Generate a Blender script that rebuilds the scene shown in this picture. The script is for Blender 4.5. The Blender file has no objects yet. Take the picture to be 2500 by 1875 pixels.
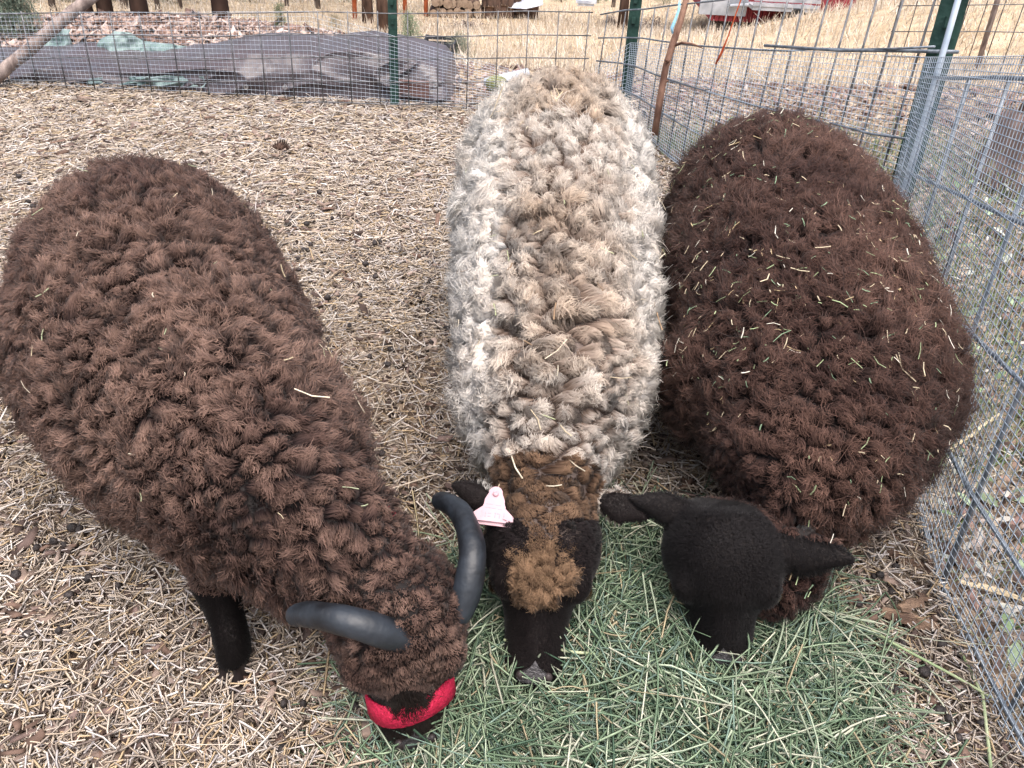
import bpy, bmesh, math, random
import numpy as np
from mathutils import Vector, Matrix, kdtree

random.seed(7)
rng = np.random.default_rng(7)
SC = bpy.context.scene
COL = SC.collection

# ------------------------------------------------------------------ camera, sky, sun, exposure
# The pen lies on a slope that rises away from the viewer. Everything is laid out in
# slope coordinates (z = 0 is the bedding) and turned upright by TILT at the very end.
TILT = Matrix.Rotation(math.radians(8.0), 4, 'X')
CAM_H, CAM_PITCH, CAM_ROLL, CAM_F = 1.3, 36.0, 3.0, 1878.0 / 2500.0
cam_d = bpy.data.cameras.new('camera')
cam_d.sensor_fit = 'HORIZONTAL'
cam_d.sensor_width = 36.0
cam_d.lens = 36.0 * CAM_F
cam_d.clip_start = 0.02
cam_d.clip_end = 500.0
cam = bpy.data.objects.new('camera', cam_d)
COL.objects.link(cam)
cam.matrix_world = (Matrix.Translation((0, 0, CAM_H)) @ Matrix.Rotation(math.radians(90 - CAM_PITCH), 4, 'X')
                    @ Matrix.Rotation(math.radians(CAM_ROLL), 4, 'Z'))
SC.camera = cam

world = bpy.data.worlds.new('World')
SC.world = world
world.use_nodes = True
wn = world.node_tree
bg = wn.nodes['Background']
sky = wn.nodes.new('ShaderNodeTexSky')
sky.sky_type = 'NISHITA'
sky.sun_disc = False
SUN_EL, SUN_AZ = 66.0, 165.0
sky.sun_elevation = math.radians(SUN_EL)
sky.sun_rotation = math.radians(SUN_AZ)
sky.air_density = 1.0
sky.dust_density = 6.0
sky.ozone_density = 0.3
ov = wn.nodes.new('ShaderNodeHueSaturation')          # even grey cloud cover
ov.inputs['Saturation'].default_value = 0.72
wn.links.new(sky.outputs[0], ov.inputs['Color'])
wn.links.new(ov.outputs[0], bg.inputs[0])
bg.inputs[1].default_value = 0.15
sun_d = bpy.data.lights.new('sun', 'SUN')
sun_d.energy = 1.5
sun_d.angle = math.radians(70)
sun_d.color = (1.0, 0.965, 0.965)
sun = bpy.data.objects.new('sun', sun_d)
COL.objects.link(sun)
_az, _el = math.radians(SUN_AZ), math.radians(SUN_EL)
_sd = Vector((math.sin(_az) * math.cos(_el), math.cos(_az) * math.cos(_el), math.sin(_el)))
sun.rotation_euler = _sd.to_track_quat('Z', 'Y').to_euler()
SC.view_settings.view_transform = 'Standard'
SC.view_settings.look = 'None'
SC.view_settings.gamma = 1.0
SC.view_settings.use_curve_mapping = False
SC.view_settings.exposure = 1.06
SC.render.engine = 'CYCLES'
SC.cycles.max_bounces = 6
SC.cycles.diffuse_bounces = 4
SC.cycles.glossy_bounces = 2
SC.cycles.transmission_bounces = 3
SC.cycles.transparent_max_bounces = 8
SC.cycles_curves.shape = 'RIBBONS'
SC.cycles_curves.subdivisions = 2

# ------------------------------------------------------------------ layout helpers
_p, _r = math.radians(CAM_PITCH), math.radians(CAM_ROLL)
_fw = np.array([0, math.cos(_p), -math.sin(_p)]); _up0 = np.array([0, math.sin(_p), math.cos(_p)]); _rt0 = np.array([1., 0, 0])
_up = _up0 * math.cos(_r) - _rt0 * math.sin(_r)
_rt = _rt0 * math.cos(_r) + _up0 * math.sin(_r)
_C = np.array([0, 0, CAM_H])
LEAN = math.radians(8.0)
DV = np.array([0, math.sin(LEAN), math.cos(LEAN)])      # true vertical in slope coordinates

def ray(px, py):
    return _rt * (px - 1250) / 1878. - _up * (py - 937.5) / 1878. + _fw
def atz(px, py, z=0.0):
    d = ray(px, py); return _C + d * ((z - CAM_H) / d[2])
def aty(px, py, y):
    d = ray(px, py); return _C + d * (y / d[1])

def tag(o, label=None, cat=None, group=None, kind=None):
    if label: o['label'] = label
    if cat: o['category'] = cat
    if group: o['group'] = group
    if kind: o['kind'] = kind
    return o
def link(o, parent=None):
    COL.objects.link(o)
    if parent is not None: o.parent = parent
    return o
def empty(name, loc=(0, 0, 0)):
    o = bpy.data.objects.new(name, None); o.location = loc; o.empty_display_size = 0.1
    COL.objects.link(o); return o
def mesh_np(name, V, F, mat=None, parent=None, smooth=False, cols=None):
    """V (n,3), F list of tuples or (m,k) array. With an Empty parent the vertices are world coords, shifted to its origin."""
    V = np.asarray(V, dtype=np.float64)
    if parent is not None:
        off = np.array(parent.location) if parent.parent is None else np.array(parent.location) + np.array(parent.parent.location)
        V = V - off
    me = bpy.data.meshes.new(name)
    if isinstance(F, np.ndarray):
        n, k = F.shape
        me.vertices.add(len(V)); me.vertices.foreach_set('co', V.astype(np.float32).ravel())
        me.loops.add(n * k); me.loops.foreach_set('vertex_index', F.astype(np.int32).ravel())
        me.polygons.add(n); me.polygons.foreach_set('loop_start', np.arange(0, n * k, k, dtype=np.int32))
        me.update(calc_edges=True)
    else:
        me.from_pydata([tuple(v) for v in V], [], [tuple(f) for f in F]); me.update()
    if smooth:
        me.polygons.foreach_set('use_smooth', np.ones(len(me.polygons), dtype=bool))
    if cols is not None:
        a = me.color_attributes.new('tint', 'FLOAT_COLOR', 'POINT')
        c4 = np.ones((len(V), 4), np.float32); c4[:, :3] = cols
        a.data.foreach_set('color', c4.ravel())
    if mat is not None: me.materials.append(mat)
    o = bpy.data.objects.new(name, me)
    link(o, parent)
    return o

class MB:
    """collects boxes, tubes and lofts into one mesh"""
    def __init__(self): self.v = []; self.f = []
    def add(self, V, F):
        b = len(self.v); self.v += [tuple(x) for x in V]; self.f += [tuple(i + b for i in f) for f in F]; return self
    def tube(self, pts, r, n=6, cap=True):
        pts = [np.array(p, float) for p in pts]; rs = r if hasattr(r, '__len__') else [r] * len(pts)
        V = []; F = []
        t0 = pts[1] - pts[0]; a = np.array([0, 0, 1.]) if abs(t0[2]) < .8 * np.linalg.norm(t0) else np.array([1., 0, 0])
        for i, p in enumerate(pts):
            t = (pts[min(i + 1, len(pts) - 1)] - pts[max(i - 1, 0)]); t = t / (np.linalg.norm(t) + 1e-9)
            u = np.cross(t, a); u /= np.linalg.norm(u) + 1e-9; w = np.cross(u, t); a = w
            for k in range(n):
                an = 2 * math.pi * k / n; V.append(p + rs[i] * (math.cos(an) * u + math.sin(an) * w))
        for i in range(len(pts) - 1):
            for k in range(n):
                F.append((i * n + k, i * n + (k + 1) % n, (i + 1) * n + (k + 1) % n, (i + 1) * n + k))
        if cap:
            F.append(tuple(range(n))[::-1]); F.append(tuple((len(pts) - 1) * n + k for k in range(n)))
        return self.add(V, F)
    def box(self, c, s, R=None):
        c = np.array(c, float); V = []
        for x in (-1, 1):
            for y in (-1, 1):
                for z in (-1, 1):
                    q = np.array([x * s[0] / 2, y * s[1] / 2, z * s[2] / 2])
                    if R is not None: q = np.array(R @ Vector(q))
                    V.append(c + q)
        return self.add(V, [(0, 1, 3, 2), (4, 6, 7, 5), (0, 4, 5, 1), (2, 3, 7, 6), (0, 2, 6, 4), (1, 5, 7, 3)])
    def build(self, name, mat, parent=None, smooth=False):
        return mesh_np(name, np.array(self.v), self.f, mat, parent, smooth)

# ------------------------------------------------------------------ materials
def new_mat(name):
    m = bpy.data.materials.new(name); m.use_nodes = True
    nt = m.node_tree; return m, nt, nt.nodes['Principled BSDF']
def mat_noise(name, c1, c2, scale=8, rough=.8, bump=0.0, bscale=None, metal=0., stretch=None, detail=6, spec=.3, contrast=(.35, .65)):
    m, nt, b = new_mat(name)
    tc = nt.nodes.new('ShaderNodeTexCoord'); mp = nt.nodes.new('ShaderNodeMapping')
    if stretch: mp.inputs['Scale'].default_value = stretch
    nt.links.new(tc.outputs['Object'], mp.inputs[0])
    n = nt.nodes.new('ShaderNodeTexNoise'); n.inputs['Scale'].default_value = scale; n.inputs['Detail'].default_value = detail
    nt.links.new(mp.outputs[0], n.inputs['Vector'])
    r = nt.nodes.new('ShaderNodeValToRGB'); r.color_ramp.elements[0].position, r.color_ramp.elements[1].position = contrast
    r.color_ramp.elements[0].color = (*c1, 1); r.color_ramp.elements[1].color = (*c2, 1)
    nt.links.new(n.outputs[0], r.inputs[0]); nt.links.new(r.outputs[0], b.inputs['Base Color'])
    b.inputs['Roughness'].default_value = rough; b.inputs['Metallic'].default_value = metal; b.inputs['Specular IOR Level'].default_value = spec
    if bump:
        n2 = nt.nodes.new('ShaderNodeTexNoise'); n2.inputs['Scale'].default_value = bscale or scale * 3; n2.inputs['Detail'].default_value = 5
        nt.links.new(mp.outputs[0], n2.inputs['Vector'])
        bp = nt.nodes.new('ShaderNodeBump'); bp.inputs['Strength'].default_value = bump; bp.inputs['Distance'].default_value = .02
        nt.links.new(n2.outputs[0], bp.inputs['Height']); nt.links.new(bp.outputs[0], b.inputs['Normal'])
    return m
def mat_tint(name, rough=.7, spec=.25, transl=0.0, var=.25, vscale=60):
    """colour from the per-piece 'tint' attribute with a little noise"""
    m, nt, b = new_mat(name)
    a = nt.nodes.new('ShaderNodeAttribute'); a.attribute_name = 'tint'
    n = nt.nodes.new('ShaderNodeTexNoise'); n.inputs['Scale'].default_value = vscale
    tc = nt.nodes.new('ShaderNodeTexCoord'); nt.links.new(tc.outputs['Object'], n.inputs['Vector'])
    mr = nt.nodes.new('ShaderNodeMapRange'); mr.inputs[3].default_value = 1 - var; mr.inputs[4].default_value = 1 + var
    mr.inputs[1].default_value = .25; mr.inputs[2].default_value = .75
    nt.links.new(n.outputs[0], mr.inputs[0])
    mx = nt.nodes.new('ShaderNodeMix'); mx.data_type = 'RGBA'; mx.blend_type = 'MULTIPLY'; mx.inputs[0].default_value = 1
    nt.links.new(a.outputs['Color'], mx.inputs[6]); nt.links.new(mr.outputs[0], mx.inputs[7])
    nt.links.new(mx.outputs[2], b.inputs['Base Color'])
    b.inputs['Roughness'].default_value = rough; b.inputs['Specular IOR Level'].default_value = spec
    return m
M_STRAW = mat_tint('straw', .62, .3)
M_HAY = mat_tint('hay', .6, .3)
M_CHIP = mat_tint('chip', .85, .15, var=.35, vscale=40)
M_DUNG = mat_noise('dung', (.012, .010, .010), (.05, .04, .038), 90, .55, .3)
M_GRASS = mat_tint('grass', .75, .15)
M_GALV = mat_noise('galvanised', (.10, .12, .145), (.25, .28, .32), 35, .5, metal=.3, spec=.4)
M_WIRE = mat_noise('dull_wire', (.07, .075, .08), (.20, .20, .21), 25, .5, metal=.5)
M_CLOTH = mat_noise('mesh_wire', (.40, .49, .60), (.62, .70, .79), 12, .45, metal=.25, spec=.5)
M_POST = mat_noise('green_post', (.008, .030, .024), (.022, .060, .048), 18, .55, .2)
M_TARP = None
M_BARK = mat_noise('bark', (.035, .022, .018), (.16, .10, .075), 7, .95, 1.0, 16, stretch=(1, 1, .28))
M_BARK2 = mat_noise('bark_grey', (.06, .05, .05), (.22, .18, .16), 7, .95, 1.0, 16, stretch=(1, 1, .28))

# ------------------------------------------------------------------ terrain
def smooth01(x): x = np.clip(x, 0, 1); return x * x * (3 - 2 * x)
def vnoise(x, y, s, seed=0):
    """smooth value noise, numpy"""
    x = np.asarray(x, float) * s + seed * 17.3; y = np.asarray(y, float) * s + seed * 9.1
    xi = np.floor(x).astype(np.int64); yi = np.floor(y).astype(np.int64); xf = x - xi; yf = y - yi
    def h(a, b):
        n = (a * 374761393 + b * 668265263 + seed * 1442695) & 0xffffffff
        n = ((n ^ (n >> 13)) * 1274126177) & 0xffffffff
        return ((n ^ (n >> 16)) & 0xffff) / 65535.0
    u = xf * xf * (3 - 2 * xf); v = yf * yf * (3 - 2 * yf)
    return (h(xi, yi) * (1 - u) + h(xi + 1, yi) * u) * (1 - v) + (h(xi, yi + 1) * (1 - u) + h(xi + 1, yi + 1) * u) * v
def terrain(x, y):
    x = np.asarray(x, float); y = np.asarray(y, float)
    d = np.maximum(0, y - 4.7)
    z = -.155 * d * smooth01(d / 2.0)
    z = z + smooth01((y - 4.5) / 5) * .17 * np.maximum(0, x - 1.8 - 0.0 * y) * smooth01((x - 1.8) / 3) * (1 - smooth01((x - 14) / 20) * .6)
    z = z + smooth01((x - 1.15) / .8) * .05 * (1 - smooth01((y - 4) / 2))
    z = z + .035 * (vnoise(x, y, 1.3, 1) - .5) * smooth01((np.hypot(x - .2, y - 1.1) - .9) / 1.5) + .35 * (vnoise(x, y, .18, 2) - .5) * smooth01((y - 6) / 5)
    z = z - .05 * smooth01((y - 2.6) / 1.6) * (1 - smooth01((y - 5.2) / 2))
    z = z + .018 * (vnoise(x, y, 5, 3) - .5) + .008 * (vnoise(x, y, 16, 4) - .5)
    return z
xs = np.concatenate([np.linspace(-70, -6, 40, endpoint=False), np.linspace(-6, 6, 300), np.linspace(6.3, 80, 50)])
ys = np.concatenate([np.linspace(-4, .3, 16, endpoint=False), np.linspace(.3, 5.2, 160, endpoint=False), np.linspace(5.2, 20, 120, endpoint=False), np.linspace(20, 120, 50)])
gx, gy = np.meshgrid(xs, ys); gz = terrain(gx, gy)
V = np.stack([gx.ravel(), gy.ravel(), gz.ravel()], 1)
nx, ny = len(xs), len(ys)
ii = (np.arange(ny - 1)[:, None] * nx + np.arange(nx - 1)[None, :]).ravel()
F = np.stack([ii, ii + 1, ii + 1 + nx, ii + nx], 1)
def ground_material():
    m, nt, b = new_mat('ground'); N = nt.nodes; L = nt.links
    geo = N.new('ShaderNodeTexCoord')
    def noise(s, d=6, st=None):
        n = N.new('ShaderNodeTexNoise'); n.inputs['Scale'].default_value = s; n.inputs['Detail'].default_value = d
        if st:
            mp = N.new('ShaderNodeMapping'); mp.inputs['Scale'].default_value = st; L.new(geo.outputs['Object'], mp.inputs[0]); L.new(mp.outputs[0], n.inputs['Vector'])
        else: L.new(geo.outputs['Object'], n.inputs['Vector'])
        return n
    def ramp(src, c):
        r = N.new('ShaderNodeValToRGB'); e = r.color_ramp.elements
        e[0].position, e[0].color = c[0][0], (*c[0][1], 1); e[1].position, e[1].color = c[-1][0], (*c[-1][1], 1)
        for p, col in c[1:-1]: q = e.new(p); q.color = (*col, 1)
        L.new(src, r.inputs[0]); return r
    vor = N.new('ShaderNodeTexVoronoi'); vor.inputs['Scale'].default_value = 45; L.new(geo.outputs['Object'], vor.inputs['Vector'])
    sep = N.new('ShaderNodeSeparateColor'); L.new(vor.outputs['Color'], sep.inputs[0])
    pen = ramp(sep.outputs[0], [(0, (.05, .035, .03)), (.35, (.14, .10, .075)), (.7, (.30, .23, .17)), (1, (.42, .35, .28))])
    fld = ramp(noise(3.2).outputs[0], [(.3, (.30, .22, .14)), (.5, (.44, .34, .23)), (.7, (.52, .42, .30))])
    s = N.new('ShaderNodeSeparateXYZ'); L.new(geo.outputs['Object'], s.inputs[0])
    n2 = noise(.9, 3)
    ad = N.new('ShaderNodeMath'); ad.operation = 'ADD'; L.new(s.outputs[1], ad.inputs[0]); L.new(n2.outputs[0], ad.inputs[1])
    mr = N.new('ShaderNodeMapRange'); mr.inputs[1].default_value = 5.6; mr.inputs[2].default_value = 6.6; L.new(ad.outputs[0], mr.inputs[0])
    mx = N.new('ShaderNodeMix'); mx.data_type = 'RGBA'; L.new(mr.outputs[0], mx.inputs[0]); L.new(pen.outputs[0], mx.inputs[6]); L.new(fld.outputs[0], mx.inputs[7])
    L.new(mx.outputs[2], b.inputs['Base Color']); b.inputs['Roughness'].default_value = .95; b.inputs['Specular IOR Level'].default_value = .1
    bp = N.new('ShaderNodeBump'); bp.inputs['Distance'].default_value = .02; bp.inputs['Strength'].default_value = .8
    L.new(vor.outputs['Distance'], bp.inputs['Height']); L.new(bp.outputs[0], b.inputs['Normal'])
    return m
g = mesh_np('ground', V, F, ground_material(), smooth=True); tag(g, 'sloping ground of the pen and the field behind it', 'ground', kind='structure')

# ------------------------------------------------------------------ batched strips (straw, hay, grass)
def stems(P, Az, El, Ln, Wd, bend, cols, sides=3, segs=2, taper=1.0):
    """n bent prism stems; P mid-points. returns V,F,C"""
    n = len(P); k = segs + 1
    t = np.linspace(-.5, .5, k)
    d = np.stack([np.cos(Az) * np.cos(El), np.sin(Az) * np.cos(El), np.sin(El)], 1)
    sd = np.stack([-np.sin(Az), np.cos(Az), 0 * Az], 1); up = np.cross(d, sd)
    ctr = P[:, None, :] + d[:, None, :] * (Ln[:, None] * t[None])[:, :, None]
    q = (t ** 2 * 4 - .5)[None, :]
    ctr = ctr + sd[:, None, :] * (bend[:, 0:1] * q * Ln[:, None])[:, :, None] + up[:, None, :] * (bend[:, 1:2] * q * Ln[:, None])[:, :, None]
    an = np.arange(sides) * 2 * math.pi / sides + math.pi / 2
    w = Wd[:, None] * np.linspace(1, taper, k)[None]
    ring = (sd[:, None, None, :] * np.cos(an)[None, None, :, None] + up[:, None, None, :] * (np.sin(an) * .55)[None, None, :, None]) * (w * .5)[:, :, None, None]
    V = (ctr[:, :, None, :] + ring).reshape(-1, 3)
    base = (np.arange(n) * k * sides)[:, None, None]
    i = np.arange(segs)[None, :, None] * sides; j = np.arange(sides)[None, None, :]; j2 = (j + 1) % sides
    F = np.stack([base + i + j, base + i + j2, base + i + sides + j2, base + i + sides + j], -1).reshape(-1, 4)
    C = np.repeat(cols, k * sides, axis=0)
    return V, F, C
def pick(pal, n, w=None, jit=.12):
    pal = np.array(pal); idx = rng.choice(len(pal), n, p=w); c = pal[idx] * (1 + rng.normal(0, jit, (n, 1))); return np.clip(c, .003, .85)

# pen outline (fence line), slope coordinates
NEAR = np.array([.925, .30, 0]); W1 = np.array([.935, 1.11, 0]); P1 = np.array([1.22, 2.40, 0]); P2 = np.array([.53, 4.30, 0]); KN = np.array([.37, 4.45, 0]); B0 = np.array([-4.4, 4.47, 0])
def fence_x(y):
    return np.interp(y, [.3, 1.11, 2.4, 4.3, 4.45], [.925, .935, 1.22, .53, .37])

def straw(n, ymin, ymax, ln, wd, seed_pal, w, zlift, margin=.0, beyond=False, power=.6, segs=2):
    u = rng.random(n)
    e = 1 - power
    Y = (ymin ** e + u * (ymax ** e - ymin ** e)) ** (1 / e)
    X = (rng.random(n) * 2 - 1) * (Y * .85 + .75)
    k = (X < fence_x(Y) + margin) if not beyond else (X > fence_x(Y) + margin)
    X, Y = X[k], Y[k]; n = len(X)
    L = rng.lognormal(math.log(ln), .45, n); W = wd * rng.uniform(.5, 1.35, n)
    sc = 1 + .12 * np.maximum(0, Y - 1.5); L = L * sc; W = W * sc
    clump = vnoise(X, Y, 7, 5)
    P = np.stack([X, Y, terrain(X, Y) + zlift * rng.random(n) * (0.4 + 1.2 * clump) + .003], 1)
    C = pick(seed_pal, n, w)
    return stems(P, rng.random(n) * 6.283, rng.normal(0, .16, n), L, W, rng.normal(0, .05, (n, 2)), C, 3, segs)
PAL_STRAW = [(.44, .37, .305), (.375, .30, .225), (.55, .50, .455), (.29, .24, .20), (.125, .095, .08), (.375, .28, .175), (.41, .37, .355)]
parts = [straw(28000, .25, 2.4, .013, .0040, PAL_STRAW, [.2, .18, .1, .18, .16, .1, .08], .034, segs=1),
         straw(78000, .25, 2.6, .026, .0040, PAL_STRAW, [.24, .18, .14, .14, .08, .12, .10], .030, segs=1),
         straw(16000, .25, 2.6, .036, .0042, PAL_STRAW, [.24, .18, .14, .14, .08, .12, .10], .032),
         straw(95000, 2.0, 4.6, .036, .0052, PAL_STRAW, [.26, .20, .12, .18, .06, .08, .10], .014, power=.05, segs=1),
         straw(1800, .42, 4.4, .085, .0048, PAL_STRAW, [.3, .2, .3, .05, 0, .1, .05], .04)]
V = np.concatenate([p[0] for p in parts]); C = np.concatenate([p[2] for p in parts])
o = 0; Fs = []
for p in parts: Fs.append(p[1] + o); o += len(p[0])
s = mesh_np('straw_bedding', V, np.concatenate(Fs), M_STRAW, cols=C)
tag(s, 'pale chopped straw bedding spread over the pen floor', 'straw', kind='stuff')

def chips(n, fx, pal, size=.03, name='wood_chips', lab='', lift=.01):
    X, Y = fx(n); n = len(X)
    L = size * rng.lognormal(0, .4, n); Wd = L * rng.uniform(.2, .55, n); az = rng.random(n) * 6.283
    tlt = rng.normal(0, .35, (n, 2))
    cx = np.stack([np.cos(az), np.sin(az), tlt[:, 0]], 1); cy = np.stack([-np.sin(az), np.cos(az), tlt[:, 1]], 1); cz = np.cross(cx, cy)
    P = np.stack([X, Y, terrain(X, Y) + lift * rng.random(n) + .004], 1)
    sg = np.array([(-.5, -.5), (.05, -.42), (.5, -.45), (.46, .5), (-.1, .42), (-.48, .5)])
    j = 1 + rng.normal(0, .22, (n, 6, 1)); sg = sg[None] * j
    top = P[:, None] + cx[:, None] * (sg[:, :, :1] * L[:, None, None]) + cy[:, None] * (sg[:, :, 1:] * Wd[:, None, None])
    bot = top - cz[:, None] * (L * .14)[:, None, None]
    V = np.concatenate([top, bot], 1).reshape(-1, 3); b = np.arange(n) * 12
    F6 = b[:, None] + np.arange(6)[None]
    Fl = [tuple(r) for r in F6]
    q = np.stack([np.stack([b + i, b + 6 + i, b + 6 + (i + 1) % 6, b + (i + 1) % 6], 1) for i in range(6)], 1).reshape(-1, 4)
    t3 = np.concatenate([F6[:, [0, 1, 2, 3]], F6[:, [0, 3, 4, 5]], q])
    C = np.repeat(pick(pal, n, None, .2), 12, axis=0)
    return V, t3, C
PAL_CHIP = [(.13, .085, .066), (.075, .053, .046), (.19, .14, .115), (.26, .20, .17), (.15, .105, .092)]
def fx_pen(n):
    Y = .45 + (rng.random(n) ** 1.3) * 4.1; X = (rng.random(n) * 2 - 1) * (Y * .85 + .75); k = X < fence_x(Y); return X[k], Y[k]
V, F, C = chips(11000, fx_pen, PAL_CHIP, .023, lift=.024)
tag(mesh_np('wood_chips', V, F, M_CHIP, cols=C), 'brown bark chips scattered through the straw bedding', 'wood chips', kind='stuff')

# ------------------------------------------------------------------ hay
def hay(n, ln, wd, pal, w, zl, spread, steep=.2, segs=3, bnd=.10):
    th = rng.random(n) * 6.283; rr = np.sqrt(rng.random(n)) * spread
    cx, cy = .255, .85
    X = cx + rr * np.cos(th) * .44 + rng.normal(0, .03, n); Y = cy + rr * np.sin(th) * .40 + rng.normal(0, .03, n)
    X += .10 * (Y - cy)
    k = (Y > .45); X, Y = X[k], Y[k]; n = len(X)
    e = ((X - cx) / .46) ** 2 + ((Y - cy) / .42) ** 2
    h = np.maximum(0, 1 - e) * .055 + .012
    h = h * (.6 + .8 * vnoise(X, Y, 9, 8))
    P = np.stack([X, Y, terrain(X, Y) + .01 + h * (.55 + .5 * rng.random(n)) + zl * rng.random(n)], 1)
    for nx0, ny0 in ((.425, .865), (.062, .80)): P[:, 2] -= .045 * np.exp(-((X - nx0) ** 2 + (Y - ny0) ** 2) / .0045)      # trampled and eaten hollow under each muzzle
    L = rng.lognormal(math.log(ln), .4, n); W = wd * rng.uniform(.5, 1.4, n)
    az = vnoise(X, Y, 5, 6) * 5 + rng.normal(0, .9, n)
    return stems(P, az, rng.normal(0, steep, n), L, W, rng.normal(0, bnd, (n, 2)), pick(pal, n, w, .15), 3, segs)
PAL_HAY = [(.105, .155, .095), (.18, .235, .150), (.045, .082, .052), (.28, .325, .235), (.41, .415, .32), (.135, .195, .155), (.31, .26, .165)]
parts = [hay(9500, .095, .0042, PAL_HAY, [.26, .22, .18, .10, .05, .14, .05], .025, .98, .22, 4, .15),
         hay(2200, .19, .0040, PAL_HAY, [.2, .26, .06, .22, .14, .08, .04], .040, .98, .15, 6, .12),
         hay(9000, .022, .0062, PAL_HAY, [.25, .22, .2, .08, .02, .21, .02], .02, .9, .5, 1),
         hay(1800, .10, .0040, PAL_HAY, [.16, .2, .04, .2, .2, .05, .15], .01, 1.25, .1)]
V = np.concatenate([p[0] for p in parts]); C = np.concatenate([p[2] for p in parts]); o = 0; Fs = []
for p in parts: Fs.append(p[1] + o); o += len(p[0])
tag(mesh_np('hay_pile', V, np.concatenate(Fs), M_HAY, cols=C), 'heap of green hay the sheep are eating from', 'hay', kind='stuff')

# droppings
def ellipsoids(P, R, nu=8, nv=5):
    n = len(P); u = np.arange(nu) * 2 * math.pi / nu; v = np.linspace(-math.pi / 2, math.pi / 2, nv + 2)[1:-1]
    ring = np.array([(math.cos(a) * math.cos(b), math.sin(a) * math.cos(b), math.sin(b)) for b in v for a in u] + [(0, 0, -1), (0, 0, 1)])
    V = (P[:, None] + ring[None] * R[:, None]).reshape(-1, 3); k = len(ring); F = []
    for j in range(nv - 1):
        for i in range(nu): F.append((j * nu + i, j * nu + (i + 1) % nu, (j + 1) * nu + (i + 1) % nu, (j + 1) * nu + i))
    for i in range(nu): F.append((k - 2, (i + 1) % nu, i, i)); F.append((k - 1, (nv - 1) * nu + i, (nv - 1) * nu + (i + 1) % nu, (nv - 1) * nu + (i + 1) % nu))
    F4 = np.array([f for f in F if len(set(f)) == 4]); F3 = np.array([f[:3] if f[2] != f[1] else (f[0], f[1], f[3]) for f in F if len(set(f)) < 4])
    b = (np.arange(n) * k)[:, None, None]
    return V, (b + F4[None]).reshape(-1, 4), (b + F3[None]).reshape(-1, 3)
n = 1700
Y = .45 + rng.random(n) ** 1.6 * 2.6; X = (rng.random(n) * 2 - 1) * (Y * .85 + .6)
k = (X < fence_x(Y)) & (vnoise(X, Y, 3, 9) + .25 * (X < -.2) > .52) ; X, Y = X[k], Y[k]; n = len(X)
R = rng.uniform(.0065, .0110, (n, 1)) * np.array([[1, 1, .85]]) * rng.uniform(.75, 1.35, (n, 3))
V, F4, F3 = ellipsoids(np.stack([X, Y, terrain(X, Y) + .012 + .022 * rng.random(n)], 1), R)
tag(mesh_np('droppings', V, [tuple(f) for f in F4] + [tuple(f) for f in F3], M_DUNG, smooth=True), 'small dark sheep droppings lying in the straw', 'droppings', kind='stuff')
# ------------------------------------------------------------------ fence
def fp(base, t): return np.array(base) + DV * t
def poly_pts(nodes, step=None):
    return [np.array(q) for q in nodes]
def wire(pts, r, parent, mat, n=6, wob=.002):
    P = [np.array(p) + (rng.normal(0, wob, 3) if 0 < i < len(pts) - 1 else 0) for i, p in enumerate(pts)]
    o = MB().tube(P, r, n).build('wire', mat, parent, True); return o
def lerp(a, b, t): return np.array(a) * (1 - t) + np.array(b) * t

def cloth(name, label, segs, cell, r, mat):
    """welded mesh over quads (bottom0, bottom1, top0, top1); all strands one mesh"""
    V = []; F = []
    def strand(a, b):
        a = np.array(a); b = np.array(b); t = b - a; L = np.linalg.norm(t)
        if L < 1e-4: return
        t /= L; u = np.cross(t, [.3, .5, .81]); u /= np.linalg.norm(u); w = np.cross(t, u); k = len(V)
        for p in (a, b):
            for an in (0, 2.094, 4.189): V.append(p + r * (math.cos(an) * u + math.sin(an) * w))
        for i in range(3): F.append((k + i, k + (i + 1) % 3, k + 3 + (i + 1) % 3, k + 3 + i))
    for b0, b1, t0, t1, bulge in segs:
        Lh = np.linalg.norm(np.array(b1) - b0); nv = int(Lh / cell); Hh = max(np.linalg.norm(np.array(t0) - b0), np.linalg.norm(np.array(t1) - b1)); nh = int(Hh / cell)
        nrmv = np.cross(np.array(b1) - b0, np.array(t0) - b0); nrmv /= np.linalg.norm(nrmv)
        def pt(a, c):
            p = lerp(lerp(b0, b1, a), lerp(t0, t1, a), c)
            return p + nrmv * bulge * (math.sin(a * 7.0 + c * 3) * .6 + math.sin(a * 17 + c * 5) * .4)
        sub = 10
        for i in range(nv + 1):
            a = i / nv
            for j in range(4): strand(pt(a, j / 4), pt(a, (j + 1) / 4))
        for j in range(nh + 1):
            c = j / nh
            for i in range(sub): strand(pt(i / sub, c), pt((i + 1) / sub, c))
    o = mesh_np(name, np.array(V), np.array(F), mat); return tag(o, label, 'wire mesh')

# -- near right panel: bottom to top wires at NEAR, W1, P1
rowsR = [(.035, .030, -.0), (.262, .254, .03), (.535, .520, .20), (.82, .775, .455), (1.10, 1.03, .735)]
pr = empty('wire_fence', tuple(W1)); tag(pr, 'heavy galvanised wire panel along the right edge, beside the brown sheep', 'wire fence', 'wire panels of the pen fence')
for a, b, c in rowsR:
    pts = [fp(NEAR, a), fp(lerp(NEAR, W1, .5), (a + b) / 2), fp(W1, b)] + [fp(lerp(W1, P1, t), b + (c - b) * t) for t in (.25, .5, .75)] + [fp(P1, c)]
    wire(pts, .0050, pr, M_GALV, 7)

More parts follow.
